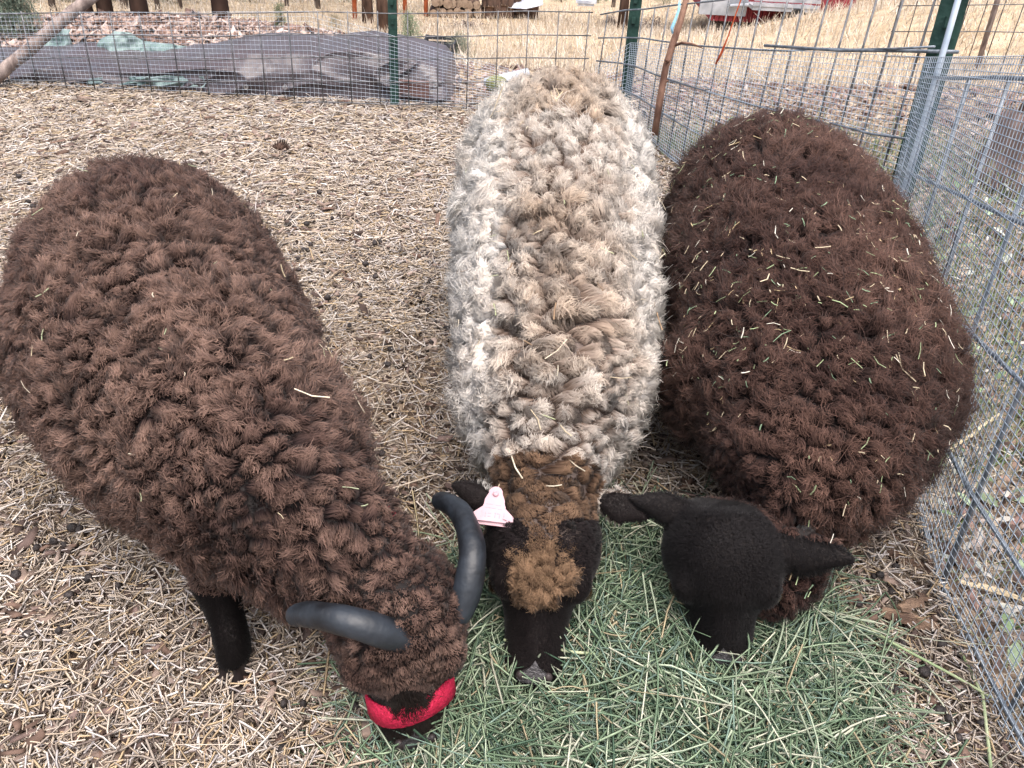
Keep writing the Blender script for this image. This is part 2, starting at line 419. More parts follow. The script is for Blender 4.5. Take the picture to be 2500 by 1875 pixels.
for s_ in np.arange(-.60, 1.32, .30):
    if s_ <= 0: base = W1 + (NEAR - W1) / np.linalg.norm(NEAR - W1) * -s_; top = 1.03 + .09 * (-s_ / .81)
    else: base = lerp(W1, P1, s_ / 1.321); top = lerp(1.03, .735, s_ / 1.321)
    off = np.array([.008, 0, 0])
    wire([fp(base, -.01) + off, fp(base, top * .5) + off, fp(base, float(top)) + off], .0050, pr, M_GALV, 7)
# -- far right panel P1 -> P2 -> corner
rowsF = [(.01, .04), (.28, .155), (.55, .27), (.82, .385), (1.09, .50)]
pf = empty('wire_fence', tuple(P2)); tag(pf, 'wire panel running back from the green post to the rear corner', 'wire fence', 'wire panels of the pen fence')
L12 = np.linalg.norm(P2 - P1); LK = L12 + np.linalg.norm(KN - P2)
def base_far(s_): return lerp(P1, P2, s_ / L12) if s_ < L12 else lerp(P2, KN, (s_ - L12) / (LK - L12))
for a, b in rowsF:
    wire([fp(base_far(s_), a + (b - a) * s_ / LK - .03 * math.sin(math.pi * min(1, s_ / L12))) for s_ in np.linspace(0, LK, 14)], .0042, pf, M_GALV, 6)
for s_ in np.arange(.10, LK, .125):
    b = base_far(s_); top = 1.09 + (.50 - 1.09) * s_ / LK - .03 * math.sin(math.pi * min(1, s_ / L12))
    dx = rng.normal(.05, .008)
    wire([fp(b, 0), fp(b, top * .55) + np.array([dx * top * .5, 0, 0]), fp(b, top) + np.array([dx * top, 0, 0])], .0038, pf, M_WIRE, 6)
# -- back panel
pb = empty('wire_fence', tuple(KN)); tag(pb, 'square grid wire panel across the back of the pen', 'wire fence', 'wire panels of the pen fence')
LB = np.linalg.norm(KN - B0)
def base_back(s_): return lerp(KN, B0, s_ / LB)
BR, BL = [.046, .16, .28, .395, .509], [-.09, .028, .146, .262, .375]
k_ = 3.4 / LB
for a, b in zip(BR, BL):
    b2_ = a + (b - a) * (LB / 2.75)
    wire([fp(base_back(s_), a + (b2_ - a) * s_ / LB + .006 * math.sin(s_ * 5)) for s_ in np.linspace(0.04, LB, 14)], .0032, pb, M_WIRE, 6)
for s_ in np.arange(.06, LB, .163):
    b = base_back(s_); top = .509 + (.375 - .509) / 2.75 * s_
    wire([fp(b, -.02), fp(b, top * .5), fp(b, top + .01)], .0032, pb, M_WIRE, 6)
# -- fine meshes
cloth('hardware_cloth', 'fine galvanised mesh tied to the panel at the right edge', [(fp(NEAR, 0) - [.012, 0, 0], fp(W1, 0) - [.012, 0, 0], fp(NEAR, 1.16) - [.012, 0, 0], fp(W1, 1.07) - [.012, 0, 0], .004), (fp(W1, 0) - [.012, 0, 0], fp(P1, 0) - [.012, .0, 0], fp(W1, 1.07) - [.012, 0, 0], fp(P1, .79) - [.012, 0, 0], .006)], .019, .0012, M_CLOTH)['group'] = 'fine mesh on the pen fence'
cloth('hardware_cloth', 'fine galvanised mesh on the panel behind the brown sheep', [(fp(P1, 0), fp(P2, 0), fp(P1, .79), fp(P2, .40), .008), (fp(P2, 0), fp(KN, 0), fp(P2, .40), fp(KN, .25), .0)], .020, .0012, M_CLOTH)['group'] = 'fine mesh on the pen fence'
cloth('hardware_cloth', 'fine galvanised mesh on the back panel in front of the tarp', [(fp(lerp(KN, B0, .33), 0), fp(B0, -.02), fp(lerp(KN, B0, .33), .44), fp(B0, .27), .006), (fp(KN, -.02), fp(lerp(KN, B0, .33), 0), fp(KN, .10), fp(lerp(KN, B0, .33), .44), .0)], .024, .0007, M_CLOTH)['group'] = 'fine mesh on the pen fence'
# -- studded green posts
def tpost(base, h, w, label, yaw=0.0):
    r = empty('fence_post', tuple(base)); tag(r, label, 'fence post', 'green steel fence posts')
    base = np.array(base); c, s_ = math.cos(yaw), math.sin(yaw)
    ex = np.array([c, s_, 0]); ey = np.cross(DV, ex)
    prof = [(-.5, -.06), (.5, -.06), (.5, .06), (.09, .10), (.07, .62), (-.07, .62), (-.09, .10), (-.5, .06)]
    V = []
    for t in (-.1, h):
        for a, b in prof: V.append(fp(base, t) + ex * a * w + ey * b * w)
    k = len(prof)
    MB().add(V, [(i, (i + 1) % k, k + (i + 1) % k, k + i) for i in range(k)] + [tuple(range(k))[::-1], tuple(range(k, 2 * k))]).build('shaft', M_POST, r)
    for t in np.arange(.12, h - .02, .095):
        q = fp(base, t) - ey * (.06 * w + .006)
        MB().box(q, (w * .32, .012, .030), Matrix.Rotation(LEAN * -1, 3, 'X')).build('stud', M_POST, r)
    return r
tpost(P1 + [.045, .05, 0], 1.6, .075, 'tall studded green steel post behind the right-hand brown sheep', -.5)
tpost(P2 + [.01, .04, 0], 1.25, .062, 'green steel post just left of the bare branch, by the rear corner', -.4)
tpost(np.array([-.757, 4.50, 0]), 1.1, .050, 'green steel post in front of the tarp at the back fence', 0)
# pipe added for the post's lit face, and bare branch leaning on the fence
pp = MB().tube([fp(P1, 0) + [.030, .0, 0], fp(P1, .8) + [.030, .0, 0], fp(P1, 1.5) + [.030, 0, 0]], .0095, 8).build('lit_face_pipe', M_CLOTH, None, True); tag(pp, 'thin grey pipe added as the lit face of the tall green post', 'pipe')
pr2 = MB().tube([fp(P1, .815) + [.06, -.03, 0], fp(lerp(P1, P2, .1), .765), fp(lerp(P1, P2, .2), .72), fp(lerp(P1, P2, .42), .64)], .0055, 8).build('fence_rod', M_GALV, None, True); tag(pr2, 'shiny grey rod tied to the tall green post at mesh height', 'rod')
M_STICK = mat_noise('stick_bark', (.10, .05, .035), (.27, .155, .11), 18, .85, .5, 40, stretch=(1, 1, .4))
rb = empty('branch', tuple(aty(1600, 290, 3.75))); tag(rb, 'bare brown branch leaning against the rear fence with a side twig', 'branch')
sp = [aty(1598, 330, 3.75), aty(1612, 240, 3.78), aty(1625, 165, 3.80), aty(1645, 100, 3.85), aty(1662, 50, 3.88), aty(1678, -10, 3.92), aty(1700, -120, 4.0)]
MB().tube(sp, [.017, .0165, .0155, .016, .0145, .0135, .012], 8).build('stem', M_STICK, rb, True)
tw = [aty(1645, 112, 3.85), aty(1665, 104, 3.8), aty(1690, 107, 3.74), aty(1716, 118, 3.68)]
MB().tube(tw, [.008, .006, .005, .002], 6).build('twig', M_STICK, rb, True)
for q, d_ in (((1632, 150), (-9, 4)), ((1622, 200), (10, 3)), ((1615, 245), (-8, 4))):
    MB().tube([aty(*q, 3.79), aty(q[0] + d_[0], q[1] - d_[1], 3.78)], [.010, .004], 6).build('knot', M_STICK, rb, True)
M_BLUE = mat_noise('blue_twine', (.22, .50, .72), (.38, .66, .85), 60, .7)
tw = MB().tube([aty(1660, 0, 3.83), aty(1657, 25, 3.82), aty(1648, 50, 3.81), aty(1640, 68, 3.80), aty(1642, 82, 3.80)], [.005, .006, .007, .008, .004], 6).build('twine', M_BLUE, None, True); tag(tw, 'short piece of pale blue twine hanging on the bare branch', 'twine')
M_ORANGE = mat_noise('orange_tape', (.55, .09, .03), (.75, .16, .06), 30, .6)
ot = [fp(lerp(P1, P2, a), t_) + [-.012, -.012, 0] for a, t_ in ((.50, .98), (.515, .80), (.545, .62), (.56, .55), (.575, .50))]
o_ = MB().tube(ot, [.004, .003, .003, .006, .004], 5).build('marker_tape', M_ORANGE, None, True); tag(o_, 'narrow orange marker tape hanging on the right rear panel', 'tape')
# ------------------------------------------------------------------ behind the pen
def on_terrain(px, py, y0=2.0, y1=90.0):
    prev = y0
    for y in np.geomspace(y0, y1, 400):
        q = aty(px, py, y)
        if q[2] <= float(terrain(q[0], q[1])): return np.array([q[0], q[1], float(terrain(q[0], q[1]))])
        prev = y
    q = aty(px, py, y1); return np.array([q[0], q[1], float(terrain(q[0], q[1]))])
def px_width(p, w): return w / 1878. * float((np.array(p) - _C) @ _fw)

def sheet_mat(name, c1, c2, rough=.5):
    return mat_noise(name, c1, c2, 5, rough, .35, 26, spec=.35)
M_TARP = mat_noise('brown_tarp', (.062, .049, .054), (.082, .066, .073), 2.5, .36, .06, 9, spec=.45)
M_TEAL = sheet_mat('teal_tarp', (.08, .13, .13), (.24, .31, .30), .55)
M_WTARP = sheet_mat('white_tarp', (.38, .42, .50), (.66, .69, .74), .5)
M_WOOD = mat_noise('grey_wood', (.15, .115, .105), (.36, .29, .26), 6, .85, .4, 30, stretch=(6, 6, 1))
M_BOARD = mat_noise('red_brown_board', (.10, .05, .045), (.21, .125, .11), 8, .8, .4, 30, stretch=(.5, 4, 4))

def crumple(X, Y, seed):
    a = vnoise(X, Y, 3, seed); b = vnoise(X + .4 * Y, Y - .3 * X, 7, seed + 1); c = vnoise(X - .6 * Y, Y, 15, seed + 2)
    return (1 - np.abs(a - .5) * 2) * .5 + (1 - np.abs(b - .5) * 2) * .33 + (1 - np.abs(c - .5) * 2) * .17
# tarp over a long stack of lumber
topx = [-150, 20, 100, 200, 330, 450, 560, 640, 760, 870, 940, 1000, 1062, 1082, 1108]
topy = [150, 148, 138, 150, 152, 138, 116, 112, 118, 106, 116, 128, 146, 172, 262]
botx = [-150, 0, 300, 560, 700, 900, 1108]; boty = [196, 194, 206, 226, 246, 262, 268]
nu, nvv = 420, 70; V = []
u_px = np.linspace(-150, 1108, nu)
tz_ = [aty(a, b, 4.85) for a, b in zip(u_px, np.interp(u_px, topx, topy))]
for i, up_ in enumerate(u_px):
    bt = aty(up_, np.interp(up_, botx, boty), 4.62); tp = tz_[i]; H_ = max(tp[2] - bt[2], .01); x0 = bt[0]
    for j in range(nvv):
        v = j / (nvv - 1)
        if v < .5: a = v / .5; yy = 4.62 + .16 * a ** 1.5; zz = bt[2] + H_ * math.sin(a * math.pi / 2) ** .8
        elif v < .8: a = (v - .5) / .3; yy = 4.78 + .5 * a; zz = bt[2] + H_ * (1 - .05 * a)
        else: a = (v - .8) / .2; yy = 5.28 + .12 * a; zz = bt[2] + H_ * .95 * (1 - a) - .15 * a
        V.append((x0, yy, zz))
V = np.array(V); cr = crumple(V[:, 0] * 1.3, V[:, 2] * 2 + V[:, 1], 50); fold = vnoise(V[:, 0] * .5 + V[:, 2] * 4, V[:, 2] * 2, 3, 60)
wz = V[:, 2] + .03 * vnoise(V[:, 0], V[:, 2] * 2, 1.2, 66)
rid = 1 - np.abs(vnoise(V[:, 0] * 1.2 + wz * 3, wz * 6 - V[:, 0] * .9, 1.0, 61) - .5) * 2; rid2 = 1 - np.abs(vnoise(V[:, 0] * 3.2 - wz * 9, wz * 8 + V[:, 0] * 1.5, 1.0, 63) - .5) * 2
rid3 = 1 - np.abs(vnoise(V[:, 0] * 9 - wz * 12, wz * 22 + V[:, 0] * 4, 1.0, 67) - .5) * 2
fr_ = np.clip((5.35 - V[:, 1]) / .5, 0, 1)
V[:, 1] -= ((rid ** 5) * .060 + (rid2 ** 7) * .030 + (cr - .5) * .02) * fr_; V[:, 2] += (cr - .5) * .012
ii = (np.arange(nu - 1)[:, None] * nvv + np.arange(nvv - 1)[None]).ravel(); F = np.stack([ii, ii + nvv, ii + nvv + 1, ii + 1], 1)
tp_ = mesh_np('tarp', V, F, M_TARP, smooth=True); md = tp_.modifiers.new('t', 'SOLIDIFY'); md.thickness = .004
tag(tp_, 'wrinkled brown tarp over a long low stack behind the back fence', 'tarp')
b = MB().box(aty(1008, 218, 4.585), (.19, .022, .095)).build('board', M_BOARD); tag(b, 'short red brown board against the right end of the brown tarp', 'board')
M_GROM = mat_noise('grommet', (.5, .5, .52), (.7, .7, .72), 20, .3, metal=.8)
for q in ((1062, 208, 4.59), (600, 213, 4.56), (695, 213, 4.555), (846, 244, 4.56)):
    c = aty(*q); V = []; F = []
    for i in range(14):
        a = i * 2 * math.pi / 14
        for r_ in (.006, .013): V.append(c + np.array([r_ * math.cos(a), 0, r_ * math.sin(a)])); V.append(c + np.array([r_ * math.cos(a), .012, r_ * math.sin(a)]))
    for i in range(14):
        k = i * 4; m_ = ((i + 1) % 14) * 4; F += [(k, m_, m_ + 2, k + 2), (k + 2, m_ + 2, m_ + 3, k + 3), (k + 3, m_ + 3, m_ + 1, k + 1), (k + 1, m_ + 1, m_, k)]
    MB().add(V, F).build('grommet', M_GROM, tp_)
def sheet(name, outline, Y, depth, mat, label, seed, cat='tarp'):
    """crumpled sheet spanning an outline (px), folded back by depth"""
    xs_ = [p[0] for p in outline]; x0, x1 = min(xs_), max(xs_); n, m = 60, 16; V = []
    for i in range(n):
        px = x0 + (x1 - x0) * i / (n - 1); tops = np.interp(px, [p[0] for p in outline], [p[1] for p in outline]); bots = np.interp(px, [p[0] for p in outline], [p[2] for p in outline])
        for j in range(m):
            v = j / (m - 1); V.append(aty(px, bots + (tops - bots) * v, Y) + np.array([0, depth * v, 0]) * (1 + 0 * v))
    V = np.array(V); cr = crumple(V[:, 0] * 2.2, V[:, 2] * 3, seed); V[:, 1] -= (cr - .5) * .16; V[:, 2] += (cr - .5) * .03
    ii = (np.arange(n - 1)[:, None] * m + np.arange(m - 1)[None]).ravel(); F = np.stack([ii, ii + m, ii + m + 1, ii + 1], 1)
    o = mesh_np(name, V, F, mat, smooth=True); md = o.modifiers.new('t', 'SOLIDIFY'); md.thickness = .006; tag(o, label, cat); return o
sheet('tarp', [(70, 128, 150), (85, 92, 150), (118, 78, 150), (150, 84, 150), (158, 120, 150)], 5.30, .15, M_TEAL, 'small torn teal tarp standing up beside the leaning pole', 70)
sheet('tarp', [(192, 150, 172), (215, 112, 172), (245, 94, 172), (290, 98, 172), (315, 118, 172), (380, 126, 172), (455, 136, 172)], 5.05, .22, M_TEAL, 'crumpled teal tarp bunched on top of the brown tarp', 80)
sheet('tarp', [(225, 192, 202), (330, 188, 208), (420, 188, 210), (500, 190, 212)], 4.60, .02, M_TEAL, 'dull strip of teal tarp showing along the foot of the brown tarp', 90)
# leaning pole
q0, q1 = aty(-40, 215, 4.40), aty(250, -30, 4.75)
po = MB().tube([lerp(q0, q1, t) + rng.normal(0, .004, 3) for t in np.linspace(0, 1, 9)], [.036, .035, .034, .034, .033, .033, .032, .032, .031], 10).build('wooden_pole', M_WOOD, None, True); tag(po, 'grey wooden pole leaning across the fence at top left', 'pole')

# chip mound
mx = np.linspace(-5.2, -.2, 150); my = np.linspace(5.2, 9.2, 90); MX, MY = np.meshgrid(mx, my)
crest = np.interp(MX, [-5.2, -4.2, -3.6, -2.9, -2.2, -1.6, -1.0, -.4], [.12, .20, .25, .27, .24, .19, .12, .0])
mh = crest * np.exp(-((MY - 6.9) / 1.05) ** 2)
MZ = terrain(MX, MY) - .05 + mh + .05 * (vnoise(MX, MY, 4, 33) - .5) * (mh > .03) + .02 * (vnoise(MX, MY, 14, 34) - .5)
V = np.stack([MX.ravel(), MY.ravel(), MZ.ravel()], 1); nx_, ny_ = 150, 90
ii = (np.arange(ny_ - 1)[:, None] * nx_ + np.arange(nx_ - 1)[None]).ravel(); F = np.stack([ii, ii + 1, ii + 1 + nx_, ii + nx_], 1)
M_MOUND = mat_noise('chip_mound', (.07, .045, .038), (.26, .18, .15), 30, .95, .9, 40)
mo = mesh_np('wood_chip_mound', V, F, M_MOUND, smooth=True); tag(mo, 'broad mound of brown wood chips behind the tarp', 'mound')
def mound_z(x, y):
    c = np.interp(x, [-5.2, -4.2, -3.6, -2.9, -2.2, -1.6, -1.0, -.4], [.12, .20, .25, .27, .24, .19, .12, .0]) * np.exp(-((y - 6.9) / 1.05) ** 2)
    return np.where((x > -5.2) & (x < -.2) & (y > 5.2) & (y < 9.2) & (c > .05), c - .05, 0)
_old = terrain
def terrain(x, y): return _old(x, y) + mound_z(x, y)
def fx_mound(n): X = rng.uniform(-5, -.6, n); Y = rng.uniform(5.3, 7.6, n); return X, Y
V, F, C = chips(9000, fx_mound, [(.20, .13, .105), (.13, .085, .07), (.33, .24, .20), (.42, .33, .29)], .045, lift=.03)
c_ = mesh_np('chips', V, F, M_CHIP, mo, cols=C); c_['kind'] = 'stuff'
def fx_out(n):
    X = rng.uniform(-1.2, 4.2, n); Y = rng.uniform(.4, 6.2, n); k = (X > fence_x(Y) + .02) | (Y > 4.5); return X[k], Y[k]
V, F, C = chips(9000, fx_out, [(.20, .13, .115), (.13, .09, .08), (.26, .20, .18), (.32, .27, .245)], .034, lift=.02)
tag(mesh_np('wood_chips', V, F, M_CHIP, cols=C), 'grey brown wood chips on the ground outside the fence', 'wood chips', kind='stuff')
terrain_b = terrain; terrain = _old

# weeds, dry stalks and grass outside the right fence
def outside(n, x0, x1, y0, y1):
    Y = rng.uniform(y0, y1, n); X = fence_x(Y) + .03 + rng.random(n) ** 1.3 * (x1 - x0); return X, Y
def blades(n, gen, ln, wd, pal, w, el=(1.1, .35), bend=.18, segs=3):
    X, Y = gen(n); n = len(X); L = rng.lognormal(math.log(ln), .4, n); az = rng.random(n) * 6.283; e = np.clip(rng.normal(el[0], el[1], n), -.1, 1.5)
    P = np.stack([X, Y, terrain(X, Y)], 1); d_ = np.stack([np.cos(az) * np.cos(e), np.sin(az) * np.cos(e), np.sin(e)], 1)
    return stems(P + d_ * (L * .5)[:, None], az, e, L, wd * rng.uniform(.6, 1.3, n), np.stack([rng.normal(0, .04, n), -np.abs(rng.normal(0, bend, n))], 1), pick(pal, n, w, .15), 3, segs, .25)
PW = [(.16, .22, .10), (.26, .30, .17), (.10, .16, .08), (.42, .38, .30), (.50, .44, .36), (.33, .27, .22)]
def join(parts):
    V = np.concatenate([p[0] for p in parts]); C = np.concatenate([p[2] for p in parts]); o = 0; Fs = []
    for p in parts: Fs.append(p[1] + o); o += len(p[0])
    return V, np.concatenate(Fs), C
pw_ = [blades(5200, lambda n: outside(n, 0, 2.0, 1.5, 4.2), .13, .0055, PW, [.3, .24, .12, .14, .1, .1]),
       blades(2600, lambda n: outside(n, 0, 1.2, .5, 1.9), .10, .0045, PW, [.05, .05, .02, .35, .33, .2], el=(.5, .5)),
       blades(5000, lambda n: outside(n, 0, 2.0, .45, 4.5), .06, .0050, PW, [.06, .06, .03, .33, .32, .2], el=(.1, .25), bend=.05, segs=2)]
V, F, C = join(pw_); tag(mesh_np('weeds', V, F, M_GRASS, cols=C), 'green weeds and dry stalks growing outside the right-hand fence', 'weeds', kind='stuff')
# broad leaves
def leafy(n, gen, size, pal, name, label):
    X, Y = gen(n); n = len(X); az = rng.random(n) * 6.283; tl = rng.normal(.2, .4, n); L = size * rng.uniform(.6, 1.4, n); W = L * .42
    P = np.stack([X, Y, terrain(X, Y) + rng.random(n) * .10 + .02], 1)
    d_ = np.stack([np.cos(az) * np.cos(tl), np.sin(az) * np.cos(tl), np.sin(tl)], 1); s_ = np.stack([-np.sin(az), np.cos(az), rng.normal(0, .25, n)], 1)
    sh = [(0, 0), (.35, .5), (.7, .38), (1, 0), (.7, -.38), (.35, -.5)]
    V = np.stack([P + d_ * (a * L)[:, None] + s_ * (b_ * W)[:, None] - np.array([0, 0, 1.]) * (a * a * L * .25)[:, None] for a, b_ in sh], 1).reshape(-1, 3)
    bb = np.arange(n) * 6; F = np.concatenate([np.stack([bb, bb + 1, bb + 5, bb + 5], 1)[:, :3].repeat(1, 0)[:, [0, 1, 2, 2]][:0], np.stack([bb + 1, bb + 2, bb + 4, bb + 5], 1)])
    F3 = np.concatenate([np.stack([bb, bb + 1, bb + 5], 1), np.stack([bb + 2, bb + 3, bb + 4], 1)])
    o = mesh_np(name, V, [tuple(f) for f in F] + [tuple(f) for f in F3], M_GRASS, cols=np.repeat(pick(pal, n, None, .2), 6, 0)); tag(o, label, 'leaves', kind='stuff')
leafy(1100, lambda n: outside(n, 0, 1.6, .7, 3.6), .042, [(.16, .22, .12), (.22, .28, .18), (.32, .33, .29), (.26, .18, .14), (.34, .32, .29)], 'leaves', 'broad green and withered leaves lying outside the right-hand fence')

# dry field grass
def field(n):
    Y = 5.9 + rng.random(n) ** 1.6 * 20; X = (rng.random(n) * 2 - 1) * (Y * .8 + 1); return X, Y
_t = terrain; terrain = terrain_b
def blades_f(n):
    X, Y = field(n); k = mound_z(X, Y) < .05; X, Y = X[k], Y[k]; n = len(X); h_ = rng.lognormal(math.log(.085), .35, n) * (1 + .03 * Y); az = rng.random(n) * 6.283; e = np.clip(rng.normal(1.05, .35, n), .2, 1.5)
    P = np.stack([X, Y, terrain(X, Y)], 1); d_ = np.stack([np.cos(az) * np.cos(e), np.sin(az) * np.cos(e), np.sin(e)], 1)
    return stems(P + d_ * (h_ * .5)[:, None], az, e, h_, (.004 + .0009 * Y) * rng.uniform(.6, 1.4, n), np.stack([rng.normal(0, .05, n), -np.abs(rng.normal(0, .15, n))], 1), pick([(.55, .46, .36), (.62, .54, .45), (.48, .40, .31), (.66, .59, .51)], n, None, .1), 3, 1, .3)
V, F, C = blades_f(38000); tag(mesh_np('dry_grass', V, F, M_GRASS, cols=C), 'tall bleached dry grass over the field behind', 'dry grass', kind='stuff')

# pines: trunk, branches and a needle crown above the picture
def needles(n, spread, hgt, seed):
    r_ = np.random.default_rng(seed); P = []
    for i in range(n):
        z = r_.random() ** .8; a = r_.random() * 6.283; rr = (1 - z) * spread * (.35 + .65 * r_.random())
        P.append((rr * math.cos(a), rr * math.sin(a), z * hgt))
    P = np.array(P); k = 9; P = np.repeat(P, k, 0) + r_.normal(0, .10, (n * k, 3))
    m_ = len(P); az = r_.random(m_) * 6.283
    return stems(P, az, r_.normal(.3, .5, m_), r_.uniform(.12, .28, m_), np.full(m_, .022), r_.normal(0, .05, (m_, 2)), pick([(.04, .075, .035), (.06, .10, .05), (.085, .12, .06)], m_, None, .15), 3, 1, .4)
NV, NF, NC = needles(520, 1.5, 5.0, 3)
crown_me = None
def tree(px, py, wpx, label, mat, h=8.0):
    global crown_me
    p = on_terrain(px, py); r_ = px_width(p, wpx) / 2; root = empty('pine_tree', tuple(p)); tag(root, label, 'tree', 'pine trees in the field')
    k = 12; pts = [p + DV * (h * t) + np.array([.10 * math.sin(t * 3 + px), .1 * math.cos(t * 4 + px), 0]) * t + (np.array([0, 0, -.15]) if t == 0 else 0) for t in np.linspace(0, 1, k)]
    rad = [r_ * (1.18 if i == 0 else 1) * (1 - .75 * i / (k - 1)) for i in range(k)]
    o = MB().tube(pts, rad, 14).build('trunk', mat, root, True)
    for i in range(7):
        t = .42 + .08 * i; a = i * 2.4 + px; q = pts[0] + DV * (h * t)
        MB().tube([q, q + np.array([math.cos(a), math.sin(a), .15]) * .7, q + np.array([math.cos(a), math.sin(a), .35]) * 1.3], [r_ * .22, r_ * .14, r_ * .05], 6).build('branch', mat, root, True)
    if crown_me is None:
        c = mesh_np('crown', NV, NF, M_GRASS, None, cols=NC); c.parent = root; crown_me = c.data
    else:
        c = bpy.data.objects.new('crown', crown_me); link(c, root)
    c.location = tuple(DV * h * .42); c.rotation_euler = (0, 0, px * .37); c.scale = (1, 1, .95)
for px, py, w_, lab in [(212, 42, 28, 'pine trunk just right of the leaning pole'), (257, 40, 34, 'second pine trunk right of the leaning pole'), (305, 22, 18, 'slim pine trunk third right of the leaning pole'), (342, 46, 38, 'thick pine trunk standing behind the left chip mound'),
                        (540, 55, 37, 'thick reddish pine trunk alone behind the chip mound'), (130, 26, 15, 'slim pine trunk beyond the leaning pole at far left'), (440, 20, 9, 'thin far pine stem between the two thick trunks'), (775, 22, 13, 'slim pine stem left of the orange rails'),
                        (898, 58, 25, 'left of two pine trunks beside the orange rails'), (935, 82, 26, 'right of two pine trunks, nearest the green post'), (1121, 42, 22, 'pine trunk beside the firewood stack'), (1519, 70, 22, 'pine trunk behind the brush heap near the rear corner'), (1497, 18, 9, 'thin pine stem just left of the brush heap trunk'), (700, 16, 9, 'thin far pine stem above the small sapling'), (385, 25, 11, 'thin stem right of the thick trunk at left')]:
    tree(px, py, w_, lab, M_BARK if w_ > 20 else M_BARK2)
# saplings and bushes
def bush(px, py, hpx, wpx, label, pal, n=260, name='sapling', cat='sapling', y=None):
    p = on_terrain(px, py) if y is None else aty(px, py, y); H_ = px_width(p, hpx); W_ = px_width(p, wpx); root = empty(name, tuple(p)); tag(root, label, cat)
    MB().tube([p - DV * .05, p + DV * H_ * .5 + [.01, 0, 0], p + DV * H_ * .95], [H_ * .03, H_ * .02, H_ * .006], 6).build('stem', M_BARK, root, True)
    t = rng.random(n); a = rng.random(n) * 6.283; rr = W_ * .5 * (1 - .75 * t) * rng.random(n) ** .5
    P = p + DV * (H_ * (.12 + .88 * t))[:, None] + np.stack([np.cos(a) * rr, np.sin(a) * rr, 0 * a], 1)
    P = np.repeat(P, 8, 0) + rng.normal(0, W_ * .07, (n * 8, 3)); m_ = len(P)
    V, F, C = stems(P, rng.random(m_) * 6.283, rng.normal(.4, .5, m_), rng.uniform(.5, 1.3, m_) * W_ * .16, np.full(m_, W_ * .013), rng.normal(0, .08, (m_, 2)), pick(pal, m_, None, .15), 3, 1, .4)
    mesh_np('foliage', V, F, M_GRASS, root, cols=C)
PG = [(.07, .12, .06), (.12, .17, .09), (.17, .21, .13)]
bush(40, 95, 150, 130, 'grey green juniper bush at the far top left', [(.12, .16, .12), (.17, .21, .16), (.22, .26, .2)], 500, 'bush', 'bush')
bush(686, 72, 55, 48, 'small pine sapling in front of the field, above the tarp', PG, 90)
bush(1000, 130, 85, 75, 'green pine sapling beside the black crate', [(.13, .19, .11), (.19, .25, .15), (.24, .30, .19)], 160)
bush(820, 78, 36, 44, 'sparse dry sapling left of the green post', [(.2, .2, .13), (.3, .26, .18)], 60)
for i, (px, py, s_) in enumerate([(60, 4, 70), (165, 6, 50), (290, 3, 60), (410, 8, 70), (480, 4, 60), (610, 6, 70), (720, 3, 50), (840, 4, 60), (960, 8, 55), (1090, 6, 50), (1370, 6, 50), (1460, 8, 40), (1620, 10, 40)]):
    bush(px, py, s_, s_ * 1.3, ['low dark bush behind the leaning pole', 'low bush between the leaning pole and first pine', 'low bush behind the second pine trunk', 'low bush right of the thick left trunk', 'low bush halfway between the thick left trunks', 'low bush right of the lone reddish trunk', 'low bush above the small sapling', 'low bush left of the orange rails', 'low bush behind the orange rails', 'low bush left of the firewood stack', 'low bush right of the firewood stack', 'low bush left of the brush heap trunk', 'low bush left of the red shed'][i], PG, 120, 'bush', 'bush')

# orange corral rails
M_RUST = mat_noise('orange_rail', (.38, .085, .03), (.58, .17, .075), 9, .6)
co_ = empty('corral_rails', tuple(on_terrain(953, 50))); tag(co_, 'orange painted steel corral rails standing in the field', 'rails')
pz = [on_terrain(x_, y_) for x_, y_ in ((867, 50), (966, 46), (989, 40), (1040, 42))]
for p in pz: MB().tube([p - DV * .1, p + DV * 1.6], .045, 8).build('post', M_RUST, co_, True)
for h_ in (.65, 1.15, 1.55): MB().tube([pz[1] + DV * h_, pz[2] + DV * h_, pz[3] + DV * h_], .03, 8).build('rail', M_RUST, co_, True)
# firewood
M_LOGEND = mat_noise('cut_wood', (.20, .14, .10), (.38, .29, .22), 14, .85)
def log(c, ax, r_, L_, label, group):
    o = empty('firewood_log', tuple(c)); tag(o, label, 'log', group); ax = np.array(ax, float); ax /= np.linalg.norm(ax)
    MB().tube([c - ax * L_ / 2, c + ax * L_ * .0, c + ax * L_ / 2], [r_, r_ * 1.03, r_ * .97], 9, cap=False).build('bark', M_BARK, o, True)
    for s_ in (-1, 1): MB().tube([c + ax * (s_ * (L_ / 2 - .02)), c + ax * (s_ * (L_ / 2 + .004))], r_ * .96, 9).build('cut_end', M_LOGEND, o)
p0, p1 = on_terrain(1055, 40), on_terrain(1178, 44)
for row in range(2):
    for i in range(9 - row):
        t = (i + .5 * row + .3) / 9; c = lerp(p0, p1, t) + np.array([0, 0, .11 + row * .19]) + rng.normal(0, .015, 3)
        log(c, (rng.normal(0, .1), 1, rng.normal(0, .05)), .10 * rng.uniform(.85, 1.1), .5, 'pale cut firewood log in the low stack beside the pine trunk', 'low firewood stack')
p0, p1 = on_terrain(1180, 46), on_terrain(1312, 46)
for row in range(4):
    for i in range(8):
        t = (i + .5) / 8; c = lerp(p0, p1, t) + np.array([0, rng.normal(0, .03), .14 + row * .25]) + rng.normal(0, .02, 3)
        log(c, (.15 * rng.normal(), .25, 1), .14 * rng.uniform(.8, 1.15), .27, 'dark barked round in the tall firewood heap under white plastic', 'tall firewood heap')
